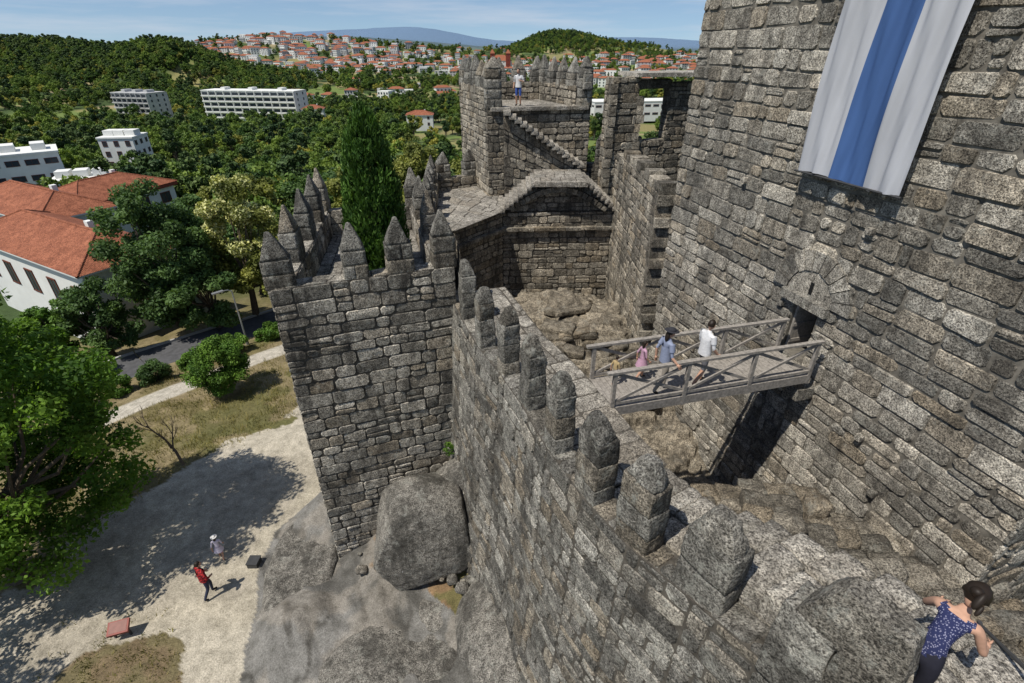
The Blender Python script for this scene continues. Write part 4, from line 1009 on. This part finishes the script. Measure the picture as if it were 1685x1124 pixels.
person('small_child',(p.x,p.y,bz),hd+.3,.8,walk,dict(top=yl,uarm=yl,bot=kh,thigh=kh,shin=SK,shoe=SHOE))
tur=pm_('blue_shorts',(.05,.10,.35))
person('man_on_tower',(.35,30.6,-2.85),math.pi*.9,1.75,dict(elL=(-.3,.0,1.16),wrL=(-.16,.12,1.2)),dict(top=wh,uarm=wh,bot=tur,thigh=tur,shin=SK,shoe=SHOE,shirt=wh))
def plaid():
    m,nt,b=newmat('red_plaid'); tc=N(nt,'ShaderNodeTexCoord'); c=N(nt,'ShaderNodeTexChecker'); c.inputs['Scale'].default_value=14; c.inputs[1].default_value=(.42,.03,.03,1); c.inputs[2].default_value=(.10,.01,.015,1)
    nt.links.new(tc.outputs['Object'],c.inputs[0]); nt.links.new(c.outputs[0],b.inputs['Base Color']); return m
rp_=plaid(); nv_=pm_('navy_trousers',(.03,.035,.06))
person('man_in_red_plaid',(-11.35,11.75,hz(-11.35,11.75)),-.6,1.85,dict(walk,elL=(-.34,.0,1.16),wrL=(-.2,.15,1.05),elR=(.34,0,1.16),wrR=(.2,.15,1.05)),dict(top=rp_,uarm=rp_,farm=rp_,bot=nv_,thigh=nv_,shin=nv_,shoe=SHOE,shirt=rp_))
person('girl_in_white_hat',(-11.75,13.4,hz(-11.75,13.4)),.4,1.28,walk,dict(top=pw,uarm=pw,bot=pk,thigh=pk,shin=SK,shoe=SHOE),hair='long',skirt=(pw,.3),hat=pm_('white_hat',(.6,.58,.55)),women=True)
def floral():
    m,nt,b=newmat('navy_floral_top'); tc=N(nt,'ShaderNodeTexCoord'); v=N(nt,'ShaderNodeTexVoronoi'); v.inputs['Scale'].default_value=55
    nt.links.new(tc.outputs['Object'],v.inputs['Vector']); nt.links.new(ramp(nt,v.outputs['Distance'],.2,.4,(.24,.24,.34,1),(.02,.025,.075,1)),b.inputs['Base Color']); return m
fl=floral(); lg=pm_('dark_leggings',(.02,.02,.03))
lean=dict(spine=(0,.09,1.10),chest=(0,.26,1.24),neck=(0,.37,1.32),neck2=(0,.43,1.36),shL=(-.16,.31,1.29),shR=(.16,.31,1.29),elL=(-.26,.42,1.06),wrL=(-.2,.62,.98),elR=(.27,.36,1.03),wrR=(.24,.58,.93),
 knL=(-.1,.30,.62),anL=(-.1,.22,.26),toL=(-.11,.38,.21),knR=(.1,.05,.48),anR=(.1,-.15,.08),toR=(.11,.0,.03))
person('woman_climbing_steps',(4.12,2.82,-6.22),math.radians(-62),1.8,lean,dict(top=fl,uarm=SK,bot=lg,thigh=lg,shin=lg,shoe=SHOE),hair='tail',headpitch=-.7,women=True,strap=True)
mb=MB(); 
for x,y,z in ((5.0,1.9,-6.2),(5.5,3.5,-7.0)): tube(mb,[V(x,y,z),V(x,y,z+1.15)],[.025,.025],8)
tube(mb,[V(4.8,1.1,-4.85),V(5.0,1.9,-5.08),V(5.5,3.5,-5.88)],[.022,.022,.022],8); mb.build('handrail',[M_darkmetal])
# ================================================================= LIGHT, SKY, CAMERA
el=math.radians(60); az_=Vector((-.80,-.60,0)).normalized()
to=V(az_.x*math.cos(el),az_.y*math.cos(el),math.sin(el))
sl=bpy.data.lights.new('sun','SUN'); sl.energy=5.0; sl.angle=math.radians(.5); sl.color=(1,.95,.87)
so=link(bpy.data.objects.new('sun',sl)); so.rotation_euler=to.to_track_quat('Z','Y').to_euler()
w=bpy.data.worlds.new('World'); scene.world=w; w.use_nodes=True; nt=w.node_tree; bg=nt.nodes['Background']
sky=nt.nodes.new('ShaderNodeTexSky'); sky.sky_type='NISHITA'; sky.sun_disc=False; sky.sun_elevation=el; sky.sun_rotation=math.atan2(to.x,to.y)%(2*math.pi)
sky.altitude=300; sky.air_density=1.0; sky.dust_density=.35; sky.ozone_density=3.0
tc=nt.nodes.new('ShaderNodeTexCoord'); 
m0=nt.nodes.new('ShaderNodeMapping'); m0.inputs['Location'].default_value=(0,0,.09); nt.links.new(tc.outputs['Generated'],m0.inputs['Vector']); nt.links.new(m0.outputs[0],sky.inputs['Vector'])
mp=nt.nodes.new('ShaderNodeMapping'); mp.inputs['Scale'].default_value=(1.2,1.2,14); mp.inputs['Rotation'].default_value=(0,.05,0)
nt.links.new(tc.outputs['Generated'],mp.inputs['Vector'])
cl=ramp(nt,noise_node(nt,mp.outputs[0],2.6,7,.6),.46,.74)
nt.links.new(mix(nt,mth(nt,'MULTIPLY',cl,.55),sky.outputs[0],(6.0,6.3,7.0)),bg.inputs['Color']); bg.inputs['Strength'].default_value=.11
cam=bpy.data.cameras.new('camera'); cam.lens=17.86; cam.sensor_width=36; cam.clip_end=20000; cam.clip_start=.05
co=link(bpy.data.objects.new('camera',cam)); co.rotation_euler=(math.radians(90-30.2),0,0)
scene.camera=co
scene.view_settings.view_transform='Standard'; scene.view_settings.look='None'; scene.view_settings.exposure=0
